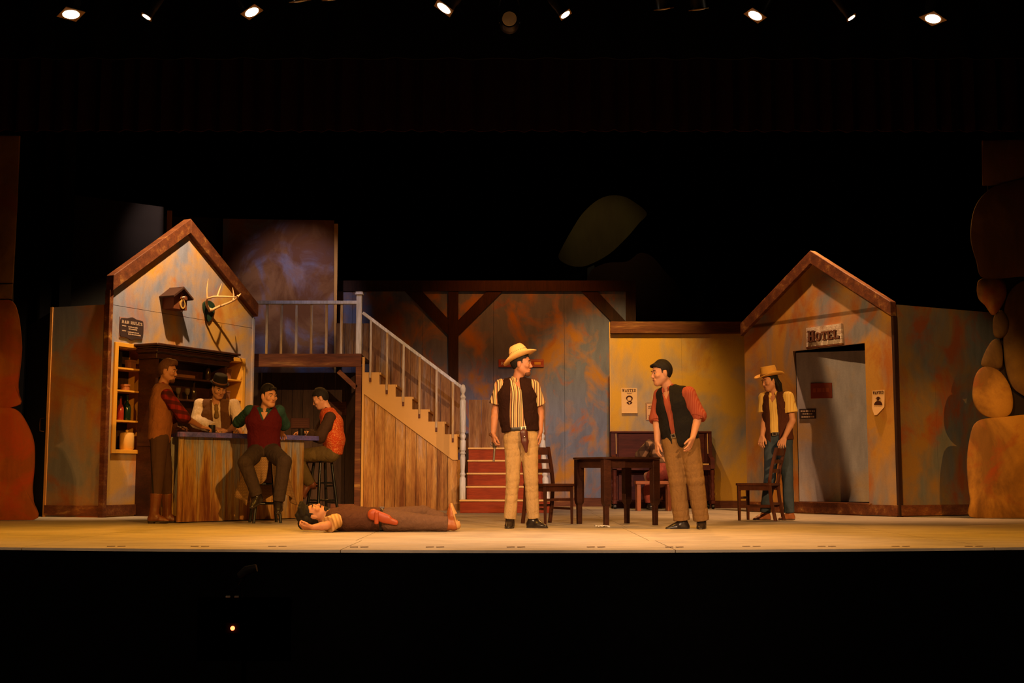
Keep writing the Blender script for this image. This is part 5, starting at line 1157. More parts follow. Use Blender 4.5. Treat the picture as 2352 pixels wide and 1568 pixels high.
def foot_fields(an, d, g, sc=1.0, shaft=None, shaft_r=.058, heel=.0):
    """returns shoe upper and sole meshes; g points from the sole up to the ankle"""
    d = nrm(d); g = V(g); g = nrm(g - d * (g @ d)); an = V(an); sd = np.cross(d, g); q = lambda x, y: an + sc * (d * x + g * y)
    pts = [q(-.09, -.1), q(.22, 0), an] + ([V(shaft)] if shaft is not None else []); F_ = Field(pts, .09, .006)
    F_.cone(q(-.035, -.055), q(.07, -.062), .040 * sc, .034 * sc, .02, sd, 1.0); F_.cone(q(.07, -.062), q(.155, -.072), .036 * sc, .020 * sc, .02, sd, 1.25)
    F_.cone(q(-.03, -.05), q(-.005, .03), .042 * sc, .045 * sc, .03); F_.cone(q(.0, -.02), q(.10, -.06), .040 * sc, .026 * sc, .03)
    if shaft is not None:
        F_.cone(q(-.005, .03), shaft, .050 * sc, shaft_r, .03); F_.folds(.003, 60, 3)
    F_.plane(q(0, -.076), -g)
    if shaft is not None: F_.plane(V(shaft), nrm(V(shaft) - an))
    up = F_.mesh(); F2 = Field([q(-.09, -.1), q(.22, -.05)], .06, .006)
    F2.cone(q(-.035, -.075), q(.06, -.075), .044 * sc, .036 * sc, .01, sd, 1.0); F2.cone(q(.06, -.075), q(.155, -.075), .040 * sc, .024 * sc, .02, sd, 1.25)
    F2.plane(q(0, -.072), g); F2.plane(q(0, -.094 - heel), -g)
    if heel: F2.carve(np.maximum(np.maximum(-(F2.loc(q(.0, 0), (d,))[0]) + .0, F2.loc(q(.075, 0), (d,))[0] - .0), F2.loc(q(0, -.094 + .006), (g,))[0]))
    return up, F2.mesh()
class Person:
    def __init__(s, label, Y0, J, sc=1.0, skin=0, tf=(0, -1, 0), root=None, hh=.0075):
        s.Y0, s.sc, s.skin = Y0, sc, SK[skin]; s.J = {k: V(P(v[0], v[1], Y0 + v[2])) for k, v in J.items()}; s.h = hh
        j = s.J; s.root = V(root) if root is not None else V((j['anA'][0] + j['anB'][0]) / 2, Y0, 0.0)
        s.o = empty('person', tuple(s.root), 0, label, 'person', 'actors on the stage'); s.up = nrm(j['neck'] - j['pelvis'])
        f = V(tf); f = nrm(f - s.up * (f @ s.up)); s.tf = f; s.tr = np.cross(s.tf, s.up); s.parts = []
    def part(s, name, meshes, mat, parent=None, label=None):
        o = np_mesh(name, meshes if isinstance(meshes, list) else [meshes], s.root, mat, parent or s.o)
        if label: o['label'] = label
        return o
    def torso(s, F_, off=0.0, arms=0.0, k=.03, belly=0.0, shf=1.0):
        j, c = s.J, s.sc; up = j['neck'] - s.up * .07 * c
        F_.cone(j['pelvis'], j['waist'], .098 * c + off, (.088 + belly) * c + off, k, s.tr, 1.52); F_.cone(j['waist'], j['chest'], (.088 + belly) * c + off, .108 * c + off, k, s.tr, 1.50)
        F_.cone(j['chest'], up, .108 * c + off, .080 * c + off, k, s.tr, 1.50)
        for a in 'AB': F_.cone(up, up + (j['sh' + a] - up) * shf, .066 * c + off, (.050 if shf > .9 else .062) * c + off * (1 if shf > .9 else .7), k)
        F_.cone(up, j['neck'], .062 * c + off, .056 * c + off * .6, k)
        return F_
    def upper(s, extra=(), pad=.2, h=None):
        j = s.J; return Field([j[x] for x in ('pelvis', 'neck', 'shA', 'shB', 'waist', 'chest')] + list(extra), pad, h or s.h)
    def body(s, handA, handB, fdir, fup, bare=(True, True)):
        j, c = s.J, s.sc; parts = []
        F_ = Field([j[x] for x in j if x not in ('head',)], .17, .011); s.torso(F_)
        for a in 'AB':
            F_.cone(j['sh' + a], j['el' + a], .050 * c, .040 * c, .02); F_.cone(j['el' + a], j['wr' + a], .038 * c, .026 * c, .02)
            F_.cone(j['pelvis'] + (j['hip' + a] - j['pelvis']) * .6, j['hip' + a], .09 * c, .085 * c, .03); F_.cone(j['hip' + a], j['kn' + a], .082 * c, .054 * c, .03); F_.cone(j['kn' + a], j['an' + a], .052 * c, .038 * c, .03)
        parts.append(F_.mesh())
        for a, hd in (('A', handA), ('B', handB)):
            if hd: arm_field(j['el' + a], j['wr' + a], hd, parts, c, j['sh' + a] + (j['el' + a] - j['sh' + a]) * .35)
        s.A, s.q = face_fields(j['head'], fdir, fup, j['neck'], c, parts); s.part('body', parts, s.skin)
        q = s.q; r, f, u = s.A
        for sd in (-1, 1):
            e = MB().lathe([(.0001, -.011 * c)] + [(.011 * c * math.sin(PI * i / 7), -.011 * c * math.cos(PI * i / 7)) for i in range(1, 7)] + [(.0001, .011 * c)], 10, tuple(q(.031 * sd, .0775, .003) - s.root)).build('eye', EYEW, s.o, smooth=True)
            MB().lathe([(.0001, -.0068 * c)] + [(.0068 * c * math.sin(PI * i / 5), -.0068 * c * math.cos(PI * i / 5)) for i in range(1, 5)] + [(.0001, .0068 * c)], 8, tuple(q(.031 * sd, .0845, .002) - s.root)).build('iris', IRIS, e, smooth=True)
        return s
    def face_details(s, hair, brow=True):
        q, c, rt = s.q, s.sc, s.root
        for sd in (-1, 1): MB().tube([tuple(q(.014 * sd, .098, .026) - rt), tuple(q(.032 * sd, .093, .031) - rt), tuple(q(.050 * sd, .078, .026) - rt)], [.004 * c, .005 * c, .003 * c], 6).build('eyebrow', hair, s.o, smooth=True)
        MB().tube([tuple(q(x, .0945 - 9 * x * x, -.062) - rt) for x in (-.024, -.012, 0, .012, .024)], [.003, .0065 * c, .0065 * c, .0065 * c, .003], 6).build('lips', LIP, s.o, smooth=True)
    def hair(s, mat, style='short', top=.0):
        q, c = s.q, s.sc; F_ = Field([s.J['head']], .22 * c, .0052)
        F_.ell(q(0, -.016, .030 + top * .5), s.A, [x * c for x in (.084, .106, .106 + top)], .02)
        if style == 'quiff': F_.cone(q(-.03, .06, .10), q(.03, .06, .105), .030 * c, .034 * c, .03); F_.cone(q(0, -.02, .12), q(0, .07, .11), .03 * c, .03 * c, .03)
        if style == 'fringe': F_.cone(q(-.03, .075, .085), q(.03, .085, .080), .020 * c, .018 * c, .02)
        if style == 'long':
            rs = np.random.RandomState(2)
            for i in range(22):
                a = rs.uniform(-1.9, 1.9); p0 = q(.075 * math.sin(a), -.02 - .075 * math.cos(a), .0); p1 = q(.095 * math.sin(a) + rs.uniform(-.01, .01), -.03 - .085 * math.cos(a) , -.07 + rs.uniform(-.02, .02)); p2 = q(.09 * math.sin(a), -.035 - .085 * math.cos(a), -.135 + rs.uniform(-.03, .02))
                F_.cone(p0, p1, .024 * c, .022 * c, .008); F_.cone(p1, p2, .022 * c, .016 * c, .008)
        r_, f_, u_ = F_.loc(s.J['head'], s.A); r_, f_, u_ = r_ / c, f_ / c, u_ / c
        line = .058 + .02 * np.cos(r_ * 30)
        if style == 'quiff': line = line + .01
        F_.carve(np.maximum(.028 - f_, u_ - line)); F_.carve(np.maximum(np.maximum(-.006 - f_, f_ - .04), u_ + .012 - 0 * r_))
        if style != 'long': F_.carve(np.maximum(u_ + .052, -.2 - f_)); F_.carve(np.maximum(np.maximum(np.abs(f_ + .006) - .022, u_ - .026), np.abs(u_) - .05))
        F_.folds(.003, 130, 5, (1, 1, .3)); return s.part('hair', F_.mesh(), mat)
    def beard(s, mat, full=True):
        q, c = s.q, s.sc; F_ = Field([s.J['head']], .2 * c, .0052)
        F_.cone(q(0, .018, -.056), q(0, .062, -.100), .055 * c, .031 * c, .03)
        for sd in (-1, 1): F_.cone(q(.058 * sd, .0, -.045), q(.022 * sd, .056, -.097), .022 * c, .023 * c, .03)
        F_.cone(q(-.02, .088, -.050), q(.02, .088, -.050), .009 * c, .009 * c, .01)
        r_, f_, u_ = F_.loc(s.J['head'], s.A); F_.carve(-u_ / c - .040 + .75 * np.maximum(0, .05 - f_ / c)); F_.carve(.0 * u_ + np.maximum(np.abs(r_) / c - .022, np.abs(u_ / c + .063) - .006)); F_.carve(f_ / c + .012 - 0 * u_)
        return s.part('beard', F_.mesh(), mat)
    def shirt(s, mat, sleeve=(.9, .9), off=.013, cuff=.0, neckV=.035, hem='pelvis', folds=.0035, collar=True, loose=.0, fore=(None, None)):
        """sleeve: fraction of the upper arm covered; fore: fraction of the forearm covered"""
        j, c = s.J, s.sc; F_ = s.upper([j['elA'], j['elB']] + [j['wr' + a] for a, fo in zip('AB', fore) if fo], .16); s.torso(F_, off)
        for a, sl, fo in zip('AB', sleeve, fore):
            e = j['sh' + a] + (j['el' + a] - j['sh' + a]) * (1 if fo else sl)
            F_.cone(j['sh' + a], e, .051 * c + off * .7 + loose * .35, .050 * c + off + loose, .02)
            if fo: F_.cone(e, e + (j['wr' + a] - e) * fo, .050 * c + off + loose, .040 * c + off * .8 + loose, .02)
        F_.folds(folds, 42, 11)
        r_, f_, u_ = F_.loc(j['neck'], (s.tr, s.tf, s.up))
        F_.ell(j['neck'] + s.up * .035 * c + s.tf * .02, (s.tr, s.tf, s.up), [.060 * c, .066 * c, .075 * c], .01, 'sub')
        if neckV: F_.carve(np.maximum(np.abs(r_) - np.clip((u_ + .11) * neckV / .08, -.02, .06), -f_ + .0))
        for a, sl, fo in zip('AB', sleeve, fore):
            if fo: F_.lop(j['el' + a] + (j['wr' + a] - j['el' + a]) * fo, j['wr' + a] - j['el' + a], .040 * c + off + loose + .012)
            else: F_.lop(j['sh' + a] + (j['el' + a] - j['sh' + a]) * sl, j['el' + a] - j['sh' + a], .050 * c + off + loose + .012)
        hp = j['pelvis'] + s.up * .045; F_.plane(hp, -s.up); o = s.part('shirt', F_.mesh(), mat)
        if collar:
            F2 = Field([j['neck']], .15, .0055); n0 = j['neck'] + s.up * .012 * c
            F2.cone(n0 - s.up * .02, n0 + s.up * .022, .071 * c, .066 * c, .0); F2.cone(n0 - s.up * .06, n0 + s.up * .06, .060 * c, .056 * c, .0, op='sub')
            r_, f_, u_ = F2.loc(n0, (s.tr, s.tf, s.up)); F2.carve(np.maximum(np.abs(r_) - np.clip(.030 + (u_) * .8, .004, .06), -f_))
            F2.plane(n0 + s.up * .030 * c, s.up - .3 * s.tf); F2.plane(n0 - s.up * .035 * c, -s.up)
            for sd in (-1, 1): F2.cone(n0 + s.tr * .035 * sd + s.tf * .062 + s.up * .0, n0 + s.tr * .05 * sd + s.tf * .075 - s.up * .045, .016, .007, .005)
            s.part('collar', F2.mesh(), mat, o)
        return o
    def cuff(s, a, frac, mat, parent, r=.058, w=.05, fore=False):
        j = s.J; p0, p1 = (j['el' + a], j['wr' + a]) if fore else (j['sh' + a], j['el' + a]); d = nrm(p1 - p0); p = p0 + (p1 - p0) * frac
        F_ = Field([p], .12, .006); F_.cone(p - d * (w / 2), p + d * (w / 2), r * s.sc, r * s.sc * .98, 0); F_.plane(p + d * w / 2, d); F_.plane(p - d * w / 2, -d); F_.folds(.003, 60, 4)
        return s.part('cuff', F_.mesh(), mat, parent)
    def vest(s, mat, off=.026, top=.075, bot=.035, x0=0.0, hem=.02, arm=.070, vneck=None, lab=None, point=.0, loose=0.0):
        j, c = s.J, s.sc; F_ = s.upper((), .19); s.torso(F_, off, belly=loose, shf=.66); F_.folds(.004, 30, 7)
        for a in 'AB':
            d = nrm(j['sh' + a] - j['neck']); F_.cone(j['sh' + a] - d * .012 - s.up * .01, j['sh' + a] + (j['el' + a] - j['sh' + a]) * .45, arm * c, (arm + .014) * c, .01, op='sub')
        L_ = float(np.linalg.norm(j['neck'] - j['pelvis'])); r_, f_, u_ = F_.loc(j['neck'], (s.tr, s.tf, s.up)); t = np.clip(-u_ / L_, -.2, 1.2)
        # the trunk may bend, so measure sideways distance from the bent spine
        sp = [j['neck'], j['chest'], j['waist'], j['pelvis']]; ts = [float((j['neck'] - p) @ s.up) / L_ for p in sp]; xs_ = [float((p - j['neck']) @ s.tr) for p in sp]
        cx_ = np.interp(t, ts, xs_); fs__ = np.interp(t, ts, [float((p - j['neck']) @ s.tf) for p in sp])
        if vneck is None: hw = top + (bot - top) * np.clip(t, 0, 1)
        else: hw = np.where(t < vneck, top * (1 - t / vneck) , -.02)
        F_.carve(np.maximum(np.abs(r_ - cx_ - x0) - hw, -(f_ - fs__)))
        F_.ell(j['neck'] + s.up * .04, (s.tr, s.tf, s.up), [.072 * c, .075 * c, .06 * c], .01, 'sub')
        hb = u_ + L_ - hem + (point * np.clip((f_ - fs__) / .1, 0, 1) * np.clip(1 - np.abs(np.abs(r_ - cx_ - x0) - .07) / .08, 0, 1) if point else 0)
        F_.a = np.maximum(F_.a, (-hb).astype(np.float32)); return s.part('vest', F_.mesh(), mat, label=lab)
    def trousers(s, mat, baggy=.018, end=(1.0, 1.0), hipw=.0, flare=0.0, folds=.0045, top=.08):
        j, c = s.J, s.sc; F_ = Field([j[k + a] for k in ('hip', 'kn', 'an') for a in 'AB'] + [j['pelvis'], j['waist']], .16, s.h)
        F_.cone(j['pelvis'], j['pelvis'] + (j['waist'] - j['pelvis']) * .8, .100 * c + .012, .092 * c + .010, .03, s.tr, 1.50)
        for a, e in zip('AB', end):
            F_.cone(j['pelvis'] + (j['hip' + a] - j['pelvis']) * .6, j['hip' + a], .095 * c + hipw, .092 * c + hipw, .03)
            F_.cone(j['hip' + a], j['kn' + a], .086 * c + baggy, .056 * c + baggy, .02); q = j['kn' + a] + (j['an' + a] - j['kn' + a]) * e
            F_.cone(j['kn' + a], q, .056 * c + baggy, .040 * c + baggy * 1.1 + flare, .015)
        F_.folds(folds, 38, 21)
        for a, e in zip('AB', end):
            q = j['kn' + a] + (j['an' + a] - j['kn' + a]) * e; F_.lop(q, j['an' + a] - j['kn' + a], .040 * c + baggy * 1.1 + flare + .02)
        F_.plane(j['pelvis'] + s.up * top * c, s.up); return s.part('trousers', F_.mesh(), mat)
    def belt(s, mat, z=.06, buckle=True, w=.04):
        j, c = s.J, s.sc; p = j['pelvis'] + s.up * z * c; F_ = Field([p], .26, .006); F_.cone(j['pelvis'], j['pelvis'] + (j['waist'] - j['pelvis']) * 1.0, .100 * c + .019, .094 * c + .017, 0, s.tr, 1.50)
        F_.plane(p + s.up * w / 2, s.up); F_.plane(p - s.up * w / 2, -s.up); b = s.part('belt', F_.mesh(), mat)
        if buckle:
            ctr = p + s.tf * (.100 * c + .022); mb = MB(); Mx = Matrix(((s.tr[0], s.tf[0], s.up[0], 0), (s.tr[1], s.tf[1], s.up[1], 0), (s.tr[2], s.tf[2], s.up[2], 0), (0, 0, 0, 1)))
            mb.prism([[(-.028, -.022), (.028, -.022), (.028, .022), (-.028, .022)], [(-.018, -.013), (.018, -.013), (.018, .013), (-.018, .013)]], -.004, .006, Matrix.Translation(tuple(ctr - s.root)) @ Mx); mb.build('buckle', BUCK, b)
        return b
    def shoes(s, dirs, mat, g=((0, 0, 1), (0, 0, 1)), shaft=(None, None), sole=SOLE, heel=.0, name='shoe', sr=.058):
        for a, d, gg, sf_ in zip('AB', dirs, g, shaft):
            an = s.J['an' + a]; u_, so = foot_fields(an, d, gg, s.sc, None if sf_ is None else s.J['kn' + a] + (an - s.J['kn' + a]) * sf_, sr, heel)
            o = s.part(name, u_, mat); s.part('sole', so, sole, o)
def hat(p, pos, f, u, mat, band, cr=(.083, .102), hgt=.115, brim=.09, curl=(.03, .0), pinch=.25, taper=.78, droop=0.0, name='hat', vents=False):
    """felt or straw hat: brim curling at the sides (curl[0]) and front/back (curl[1])"""
    r, f, u = frame3(f, u); n = 48; rows_ = []; rt = p.root
    def ringp(a, kx, ky, z, ex=0): return pos + r * (math.sin(a) * kx) + f * (math.cos(a) * ky) + u * z
    prof = [('b', 1.0), ('b', .75), ('b', .5), ('b', .25), ('b', .06), ('c', .0), ('c', .2), ('c', .45), ('c', .7), ('c', .88), ('c', .97), ('t', .72), ('t', .4), ('t', .06)]; vs = []
    for kind, t in prof:
        for i in range(n):
            a = 2 * PI * i / n; sx, cy = math.sin(a), math.cos(a)
            if kind == 'b': z = (curl[0] * sx * sx + curl[1] * cy * cy) * t ** 2 + droop * cy * t; vs.append(ringp(a, cr[0] + brim * t, cr[1] + brim * t, z))
            elif kind == 'c': k = 1 - (1 - taper) * t ** 1.5; z = hgt * math.sin(t * PI / 2 * .98) if t < .9 else hgt * .985; pk = 1 - pinch * t * max(0, cy) ** 2 * abs(sx); vs.append(ringp(a, cr[0] * k * pk, cr[1] * k, z))
            else: z = hgt * (.985 - pinch * .42 * (1 - t)) + .006 * cy; vs.append(ringp(a, cr[0] * taper * t, cr[1] * taper * t, z))
    m = len(prof); fs_ = [(i*n+k, i*n+(k+1) % n, (i+1)*n+(k+1) % n, (i+1)*n+k) for i in range(m-1) for k in range(n)] + [tuple((m-1)*n+k for k in range(n))]
    me = bpy.data.meshes.new(name); me.from_pydata([tuple(v - rt) for v in vs], [], fs_); o = link(name, me, mat, p.o, smooth=True); md = o.modifiers.new('thick', 'SOLIDIFY'); md.thickness = .006; md.offset = 0
    if band is not None:
        vs = [tuple(ringp(2 * PI * i / n, (cr[0] + .004), (cr[1] + .004), z) - rt) for z in (.002, .030) for i in range(n)]
        me = bpy.data.meshes.new('hat_band'); me.from_pydata(vs, [], [(k, (k+1) % n, n+(k+1) % n, n+k) for k in range(n)]); b = link('hat_band', me, band, o, smooth=True); b.modifiers.new('t', 'SOLIDIFY').thickness = .003
    if vents:
        for z, nn in ((.040, 34), (.074, 30)):
            mb = MB(); tt = math.asin(min(1, z / hgt)) / (PI / 2 * .98); k = 1 - (1 - taper) * tt ** 1.5
            for i in range(nn): a = 2 * PI * i / nn; c = ringp(a, cr[0] * k + .001, cr[1] * k + .001, z) - rt; mb.tube([tuple(c - u * .004), tuple(c + u * .004)], .0035, 6)
            mb.build('vent_holes', SOLE, o)
    return o

# ---- A: man in a tan leather vest leaning on the bar
K = Person('bearded man in a tan vest and red plaid shirt leaning on the bar', 14.4, dict(head=(386, 853, 0), neck=(373, 887, .0), chest=(373, 926, .0), waist=(368, 975, 0), pelvis=(366, 1004, 0),
    shA=(385, 907, -.16), elA=(420, 956, -.04), wrA=(462, 980, .24), shB=(378, 905, .16), elB=(392, 955, .26), wrB=(405, 983, .30),
    hipA=(366, 1010, -.09), knA=(363, 1085, -.08), anA=(355, 1181, -.08), hipB=(370, 1010, .09), knB=(380, 1085, .10), anB=(384, 1181, .16)), .98, 1, (1, .12, 0))
K.body(dict(d=(.75, .45, -.12), n=(.1, .3, -1), t=(-.4, .7, .1), curl=.75), dict(d=(1, .1, .1), n=(.2, 0, -1), t=(0, -1, .2), curl=.8), (1, -.12, -.10), (.05, 0, 1))
K.face_details(HAIRB); K.hair(HAIRB, 'quiff', .01); K.beard(HAIRB)
sh = K.shirt(plaid('red plaid flannel', (.20, .014, .010), (.11, .009, .007), (.030, .008, .007), .07), (1, 1), .016, fore=(.22, .6), loose=.006); K.cuff('A', .20, bpy.data.materials['red plaid flannel'], sh, .054, .045, True)
K.vest(cloth('tan suede', (.23, .085, .033), .25, 12), .032, .03, .03, hem=-.03, point=.07, arm=.074, loose=.008)
K.trousers(stripes('brown trousers with dark seam', [(0, (.060, .028, .020)), (.93, (.018, .012, .010))], .31, (1, .0, .1)), .020, (.60, .60), .006)
K.shoes(((1, -.06, 0), (1, .1, 0)), LEA, shaft=(.50, .50), heel=.012, name='boot', sr=.070)
# ---- B: barkeeper
K = Person('barkeeper in a dark bowler hat and brown vest behind the bar', 16.1, dict(head=(503, 892, -.06), neck=(497, 923, 0), chest=(498, 950, 0), waist=(501, 990, 0), pelvis=(502, 1015, 0),
    shA=(459, 928, .0), elA=(452, 968, -.06), wrA=(497, 985, -.28), shB=(537, 929, .0), elB=(550, 970, -.06), wrB=(549, 985, -.26),
    hipA=(488, 1022, 0), knA=(487, 1100, -.02), anA=(486, 1178, 0), hipB=(516, 1022, 0), knB=(518, 1100, -.02), anB=(519, 1178, 0)), 1.0, 0, (.18, -1, 0))
K.body(dict(d=(.9, -.25, -.15), n=(0, .3, -1), t=(.1, -1, 0), curl=.45), dict(d=(.2, -.8, -.25), n=(-.6, 0, -1), t=(-1, 0, .3), curl=.7), (.50, -.80, -.38), (.15, -.2, 1))
K.face_details(HAIRD); K.hair(HAIRD, 'short')
K.shirt(cloth('cream shirt', (.60, .44, .33), .1), (1, 1), .020, fore=(.85, .85), loose=.014, collar=False, folds=.006)
K.vest(cloth('brown vest cloth', (.11, .046, .021), .2), .030, .050, .045, hem=.02, arm=.078)
F_ = Field([K.J['neck'] - K.up * .12], .16, .0055); c0 = K.J['neck'] + K.tf * .088
F_.cone(c0 - K.up * .05, c0 - K.up * .10 + K.tf * .03, .022, .026, .01); F_.cone(c0 - K.up * .11 + K.tf * .035, c0 - K.up * .19 + K.tf * .045, .018, .030, .01, K.tr, 1.1); F_.folds(.003, 70, 9); K.part('neck_scarf', F_.mesh(), plain('mustard scarf', (.20, .115, .04), .9, .1, .5, 60))
p = K.J['shA'] + (K.J['elA'] - K.J['shA']) * .90; K.cuff('A', .10, M['blackcloth'], None, .074, .08, True).name = 'arm_garter'
K.trousers(cloth('dark work trousers', (.03, .022, .02)), .02); K.shoes(((0, -1, 0), (.2, -1, 0)), LEAD)
hat(K, K.q(0, -.005, .068), K.A[1] + K.A[2] * .0, K.A[2] + K.A[1] * .05, plain('black felt', (.012, .009, .008), .85, .15), plain('brown hat band', (.12, .045, .022), .7), (.088, .106), .115, .030, (.012, .0), .02, .80, name='bowler_hat')
# ---- C: man in maroon sweater vest
K = Person('dark-haired man in a maroon sweater vest seated sideways at the bar', 14.55, dict(head=(617, 909, -.12), neck=(609, 941, -.06), chest=(606, 966, -.03), waist=(606, 1005, 0), pelvis=(607, 1031, 0),
    shA=(574, 943, -.03), elA=(549, 968, .20), wrA=(527, 988, .40), shB=(641, 943, .0), elB=(653, 975, .20), wrB=(645, 996, .42),
    hipA=(593, 1037, -.02), knA=(563, 1062, -.42), anA=(590, 1137, -.36), hipB=(622, 1037, -.02), knB=(653, 1060, -.42), anB=(640, 1150, -.38)), 1.0, 2, (.08, -1, 0), root=(P(608, 1100, 14.55).x, 14.55, .742))
K.body(dict(d=(-.62, .5, -.35), n=(-.1, .0, -1), t=(.5, .8, 0), curl=.22, spread=.45), dict(d=(0, .9, -.2), n=(0, 0, -1), t=(-1, 0, 0), curl=.4), (.72, -.68, -.10), (0, -.05, 1))
K.face_details(HAIRD); K.hair(HAIRD, 'fringe', .008)
sh = K.shirt(cloth('teal shirt', (.022, .060, .058), .3), (1, 1), .014, fore=(.16, .25), loose=.002)
K.cuff('A', .14, bpy.data.materials['teal shirt'], sh, .060, .05, True)
K.vest(cloth('maroon knit', (.070, .005, .007), .25, 60), .028, .075, 0, hem=-.045, arm=.074, vneck=.26)
K.trousers(cloth('grey brown trousers', (.042, .026, .019), .2), .024, (1.0, 1.0), .012)
K.shoes(((-.25, -.85, -.35), (.1, -.9, -.35)), LEAD, g=((-.1, -.4, 1), (0, -.4, 1)))
# ---- D: man in orange vest
K = Person('man in an orange patterned vest seated on a stool facing the bar', 16.35, dict(head=(736, 916, 0), neck=(753, 943, 0), chest=(762, 972, 0), waist=(767, 1010, 0), pelvis=(764, 1036, 0),
    shA=(758, 958, -.17), elA=(735, 1004, -.22), wrA=(703, 997, -.12), shB=(750, 958, .17), elB=(728, 1002, .20), wrB=(700, 993, .06),
    hipA=(758, 1042, -.10), knA=(679, 1046, -.15), anA=(713, 1113, -.12), hipB=(758, 1042, .09), knB=(684, 1050, .14), anB=(716, 1116, .10)), 1.0, 2, (-1, -.12, 0), root=(P(764, 1100, 16.35).x, 16.35, .742))
K.body(dict(d=(-1, .25, -.05), n=(0, .3, -1), t=(.1, 1, .3), curl=.5), dict(d=(-1, -.2, -.05), n=(0, -.2, -1), t=(0, -1, .3), curl=.5), (-.9, -.12, -.42), (-.42, 0, .9))
K.face_details(HAIRD); K.hair(HAIRD, 'short', .012)
K.shirt(cloth('dark brown knit', (.050, .026, .018), .25, 50), (1, 1), .016, fore=(.72, .72), loose=.010)
K.vest(floral('orange patterned vest cloth', (.42, .050, .012), (.58, .22, .07)), .034, .02, .02, hem=-.06, arm=.076, point=.03, loose=.018)
K.trousers(cloth('olive trousers', (.115, .075, .028), .2), .024, (1.0, 1.0), .016)
K.shoes(((-.10, -.25, -.95), (-.10, -.2, -.95)), plain('reddish brown shoe', (.16, .045, .018), .5, .4), g=((.93, -.1, .2), (.93, 0, .2)))
# ---- E: man lying on the floor
K = Person('man in brown vest lying on his back on the stage floor', 12.35, dict(head=(723, 1180, .02), neck=(757, 1189, 0), chest=(800, 1190, 0), waist=(850, 1193, 0), pelvis=(887, 1193, 0),
    shA=(770, 1197, -.17), elA=(749, 1207, -.30), wrA=(717, 1211, -.33), shB=(770, 1192, .19), elB=(810, 1203, .32), wrB=(855, 1207, .38),
    hipA=(897, 1195, -.09), knA=(962, 1199, -.10), anA=(1030, 1203, -.06), hipB=(897, 1190, .09), knB=(972, 1180, .10), anB=(1026, 1198, .10)), .96, 0, (0, 0, 1), root=(P(860, 1100, 12.35).x, 12.35, 0))
K.body(dict(d=(-1, -.1, .05), n=(0, .5, .8), t=(0, -.2, 1), curl=1.1), dict(d=(1, .1, -.1), n=(0, 0, -1), t=(0, -1, 0), curl=.3), (.16, -.30, .95), (-1, 0, .12))
K.face_details(HAIRD); K.hair(HAIRD, 'short', .02); K.beard(HAIRD)
q = K.q; F_ = Field([K.J['head']], .26, .006)
for i, (a, b) in enumerate(((-.06, .0), (-.03, .02), (0, .03), (.03, .02), (.06, .0), (-.045, -.03), (.045, -.03), (0, -.04))):
    F_.cone(q(a, -.05, .07 + b), q(a * 1.1, -.125, .095 + b), .050, .034, .01); F_.cone(q(a, .0 + b, .115), q(a * 1.2, .06 + b, .150), .042, .020, .01); F_.cone(q(a, -.07, .11), q(a * 1.1, -.02, .155), .04, .03, .01)
F_.folds(.004, 110, 6); fl_ = F_.plane((0, 0, .004), (0, 0, -1)); K.part('loose_hair', F_.mesh(), HAIRD)
sh = K.shirt(stripes('tan striped shirt', [(0, (.52, .31, .13)), (.55, (.38, .21, .075))], .035, (.9, .2, .3)), (.75, .75), .018, loose=.014)
K.vest(cloth('umber vest', (.075, .030, .018), .25), .030, .045, .035, hem=.05, arm=.074)
K.trousers(cloth('brown canvas trousers', (.125, .065, .040), .2), .026, (.96, .96), .008, .006); K.belt(LEAD, .045)
K.shoes(((-.28, -.03, .96), (-.2, .1, .97)), plain('russet boot leather', (.30, .085, .02), .45, .4), g=((-.96, .0, -.28), (-.97, 0, -.2)), shaft=(.84, .84), sole=plain('tan boot sole', (.44, .24, .085), .7), heel=.022, name='boot', sr=.056)
hp = K.J['hipA'] + V(-.10, -.115, .03); F_ = Field([hp], .24, .006)
F_.cone(hp + V(-.055, 0, .03), hp + V(.08, -.005, -.01), .055, .042, .01, V(0, 1, 0), .5); F_.cone(hp + V(.05, -.004, -.01), hp + V(.16, 0, -.045), .042, .026, .01, V(0, 1, 0), .55); F_.plane((0, 0, .012), (0, 0, -1))
ho = K.part('holster', F_.mesh(), plain('orange leather', (.31, .052, .012), .42, .4, .2, 10)); F_ = Field([hp], .2, .006); F_.cone(hp + V(-.02, -.03, .05), hp + V(-.02, -.03, -.05), .012, .012, .005, V(1, 0, 0), 1.8); K.part('strap', F_.mesh(), bpy.data.materials['orange leather'], ho)
# ---- F: gunman in straw hat
K = Person('gunman in a straw cowboy hat and striped shirt holding a revolver', 13.1, dict(head=(1198, 836, 0), neck=(1189, 874, .02), chest=(1189, 908, .0), waist=(1192, 962, 0), pelvis=(1197, 1000, 0),
    shA=(1151, 886, .02), elA=(1138, 946, .04), wrA=(1133, 996, -.04), shB=(1224, 887, .02), elB=(1240, 945, .10), wrB=(1241, 990, .02),
    hipA=(1179, 1008, 0), knA=(1178, 1100, -.02), anA=(1171, 1194, 0), hipB=(1214, 1008, 0), knB=(1220, 1100, -.02), anB=(1225, 1192, .04)), 1.0, 1, (.22, -1, 0))
GH = dict(d=(.08, -.1, -1), n=(.85, .35, 0), t=(.3, -1, .0), curl=1.0); K.body(GH, dict(d=(0, -.1, -1), n=(-1, .1, 0), t=(-.1, -1, 0), curl=.4), (.97, -.24, .02), (-.05, 0, 1))
K.face_details(HAIRD); K.hair(HAIRD, 'short'); K.beard(plain('dark stubble', (.11, .045, .025), .8, .2, .3, 90))
STR = stripes('striped western shirt', [(0, (.60, .40, .22)), (.20, (.07, .035, .02)), (.34, (.52, .34, .19)), (.46, (.18, .16, .05)), (.58, (.60, .40, .22)), (.72, (.40, .16, .065)), (.84, (.07, .04, .025))], .062, (1, .25, 0))
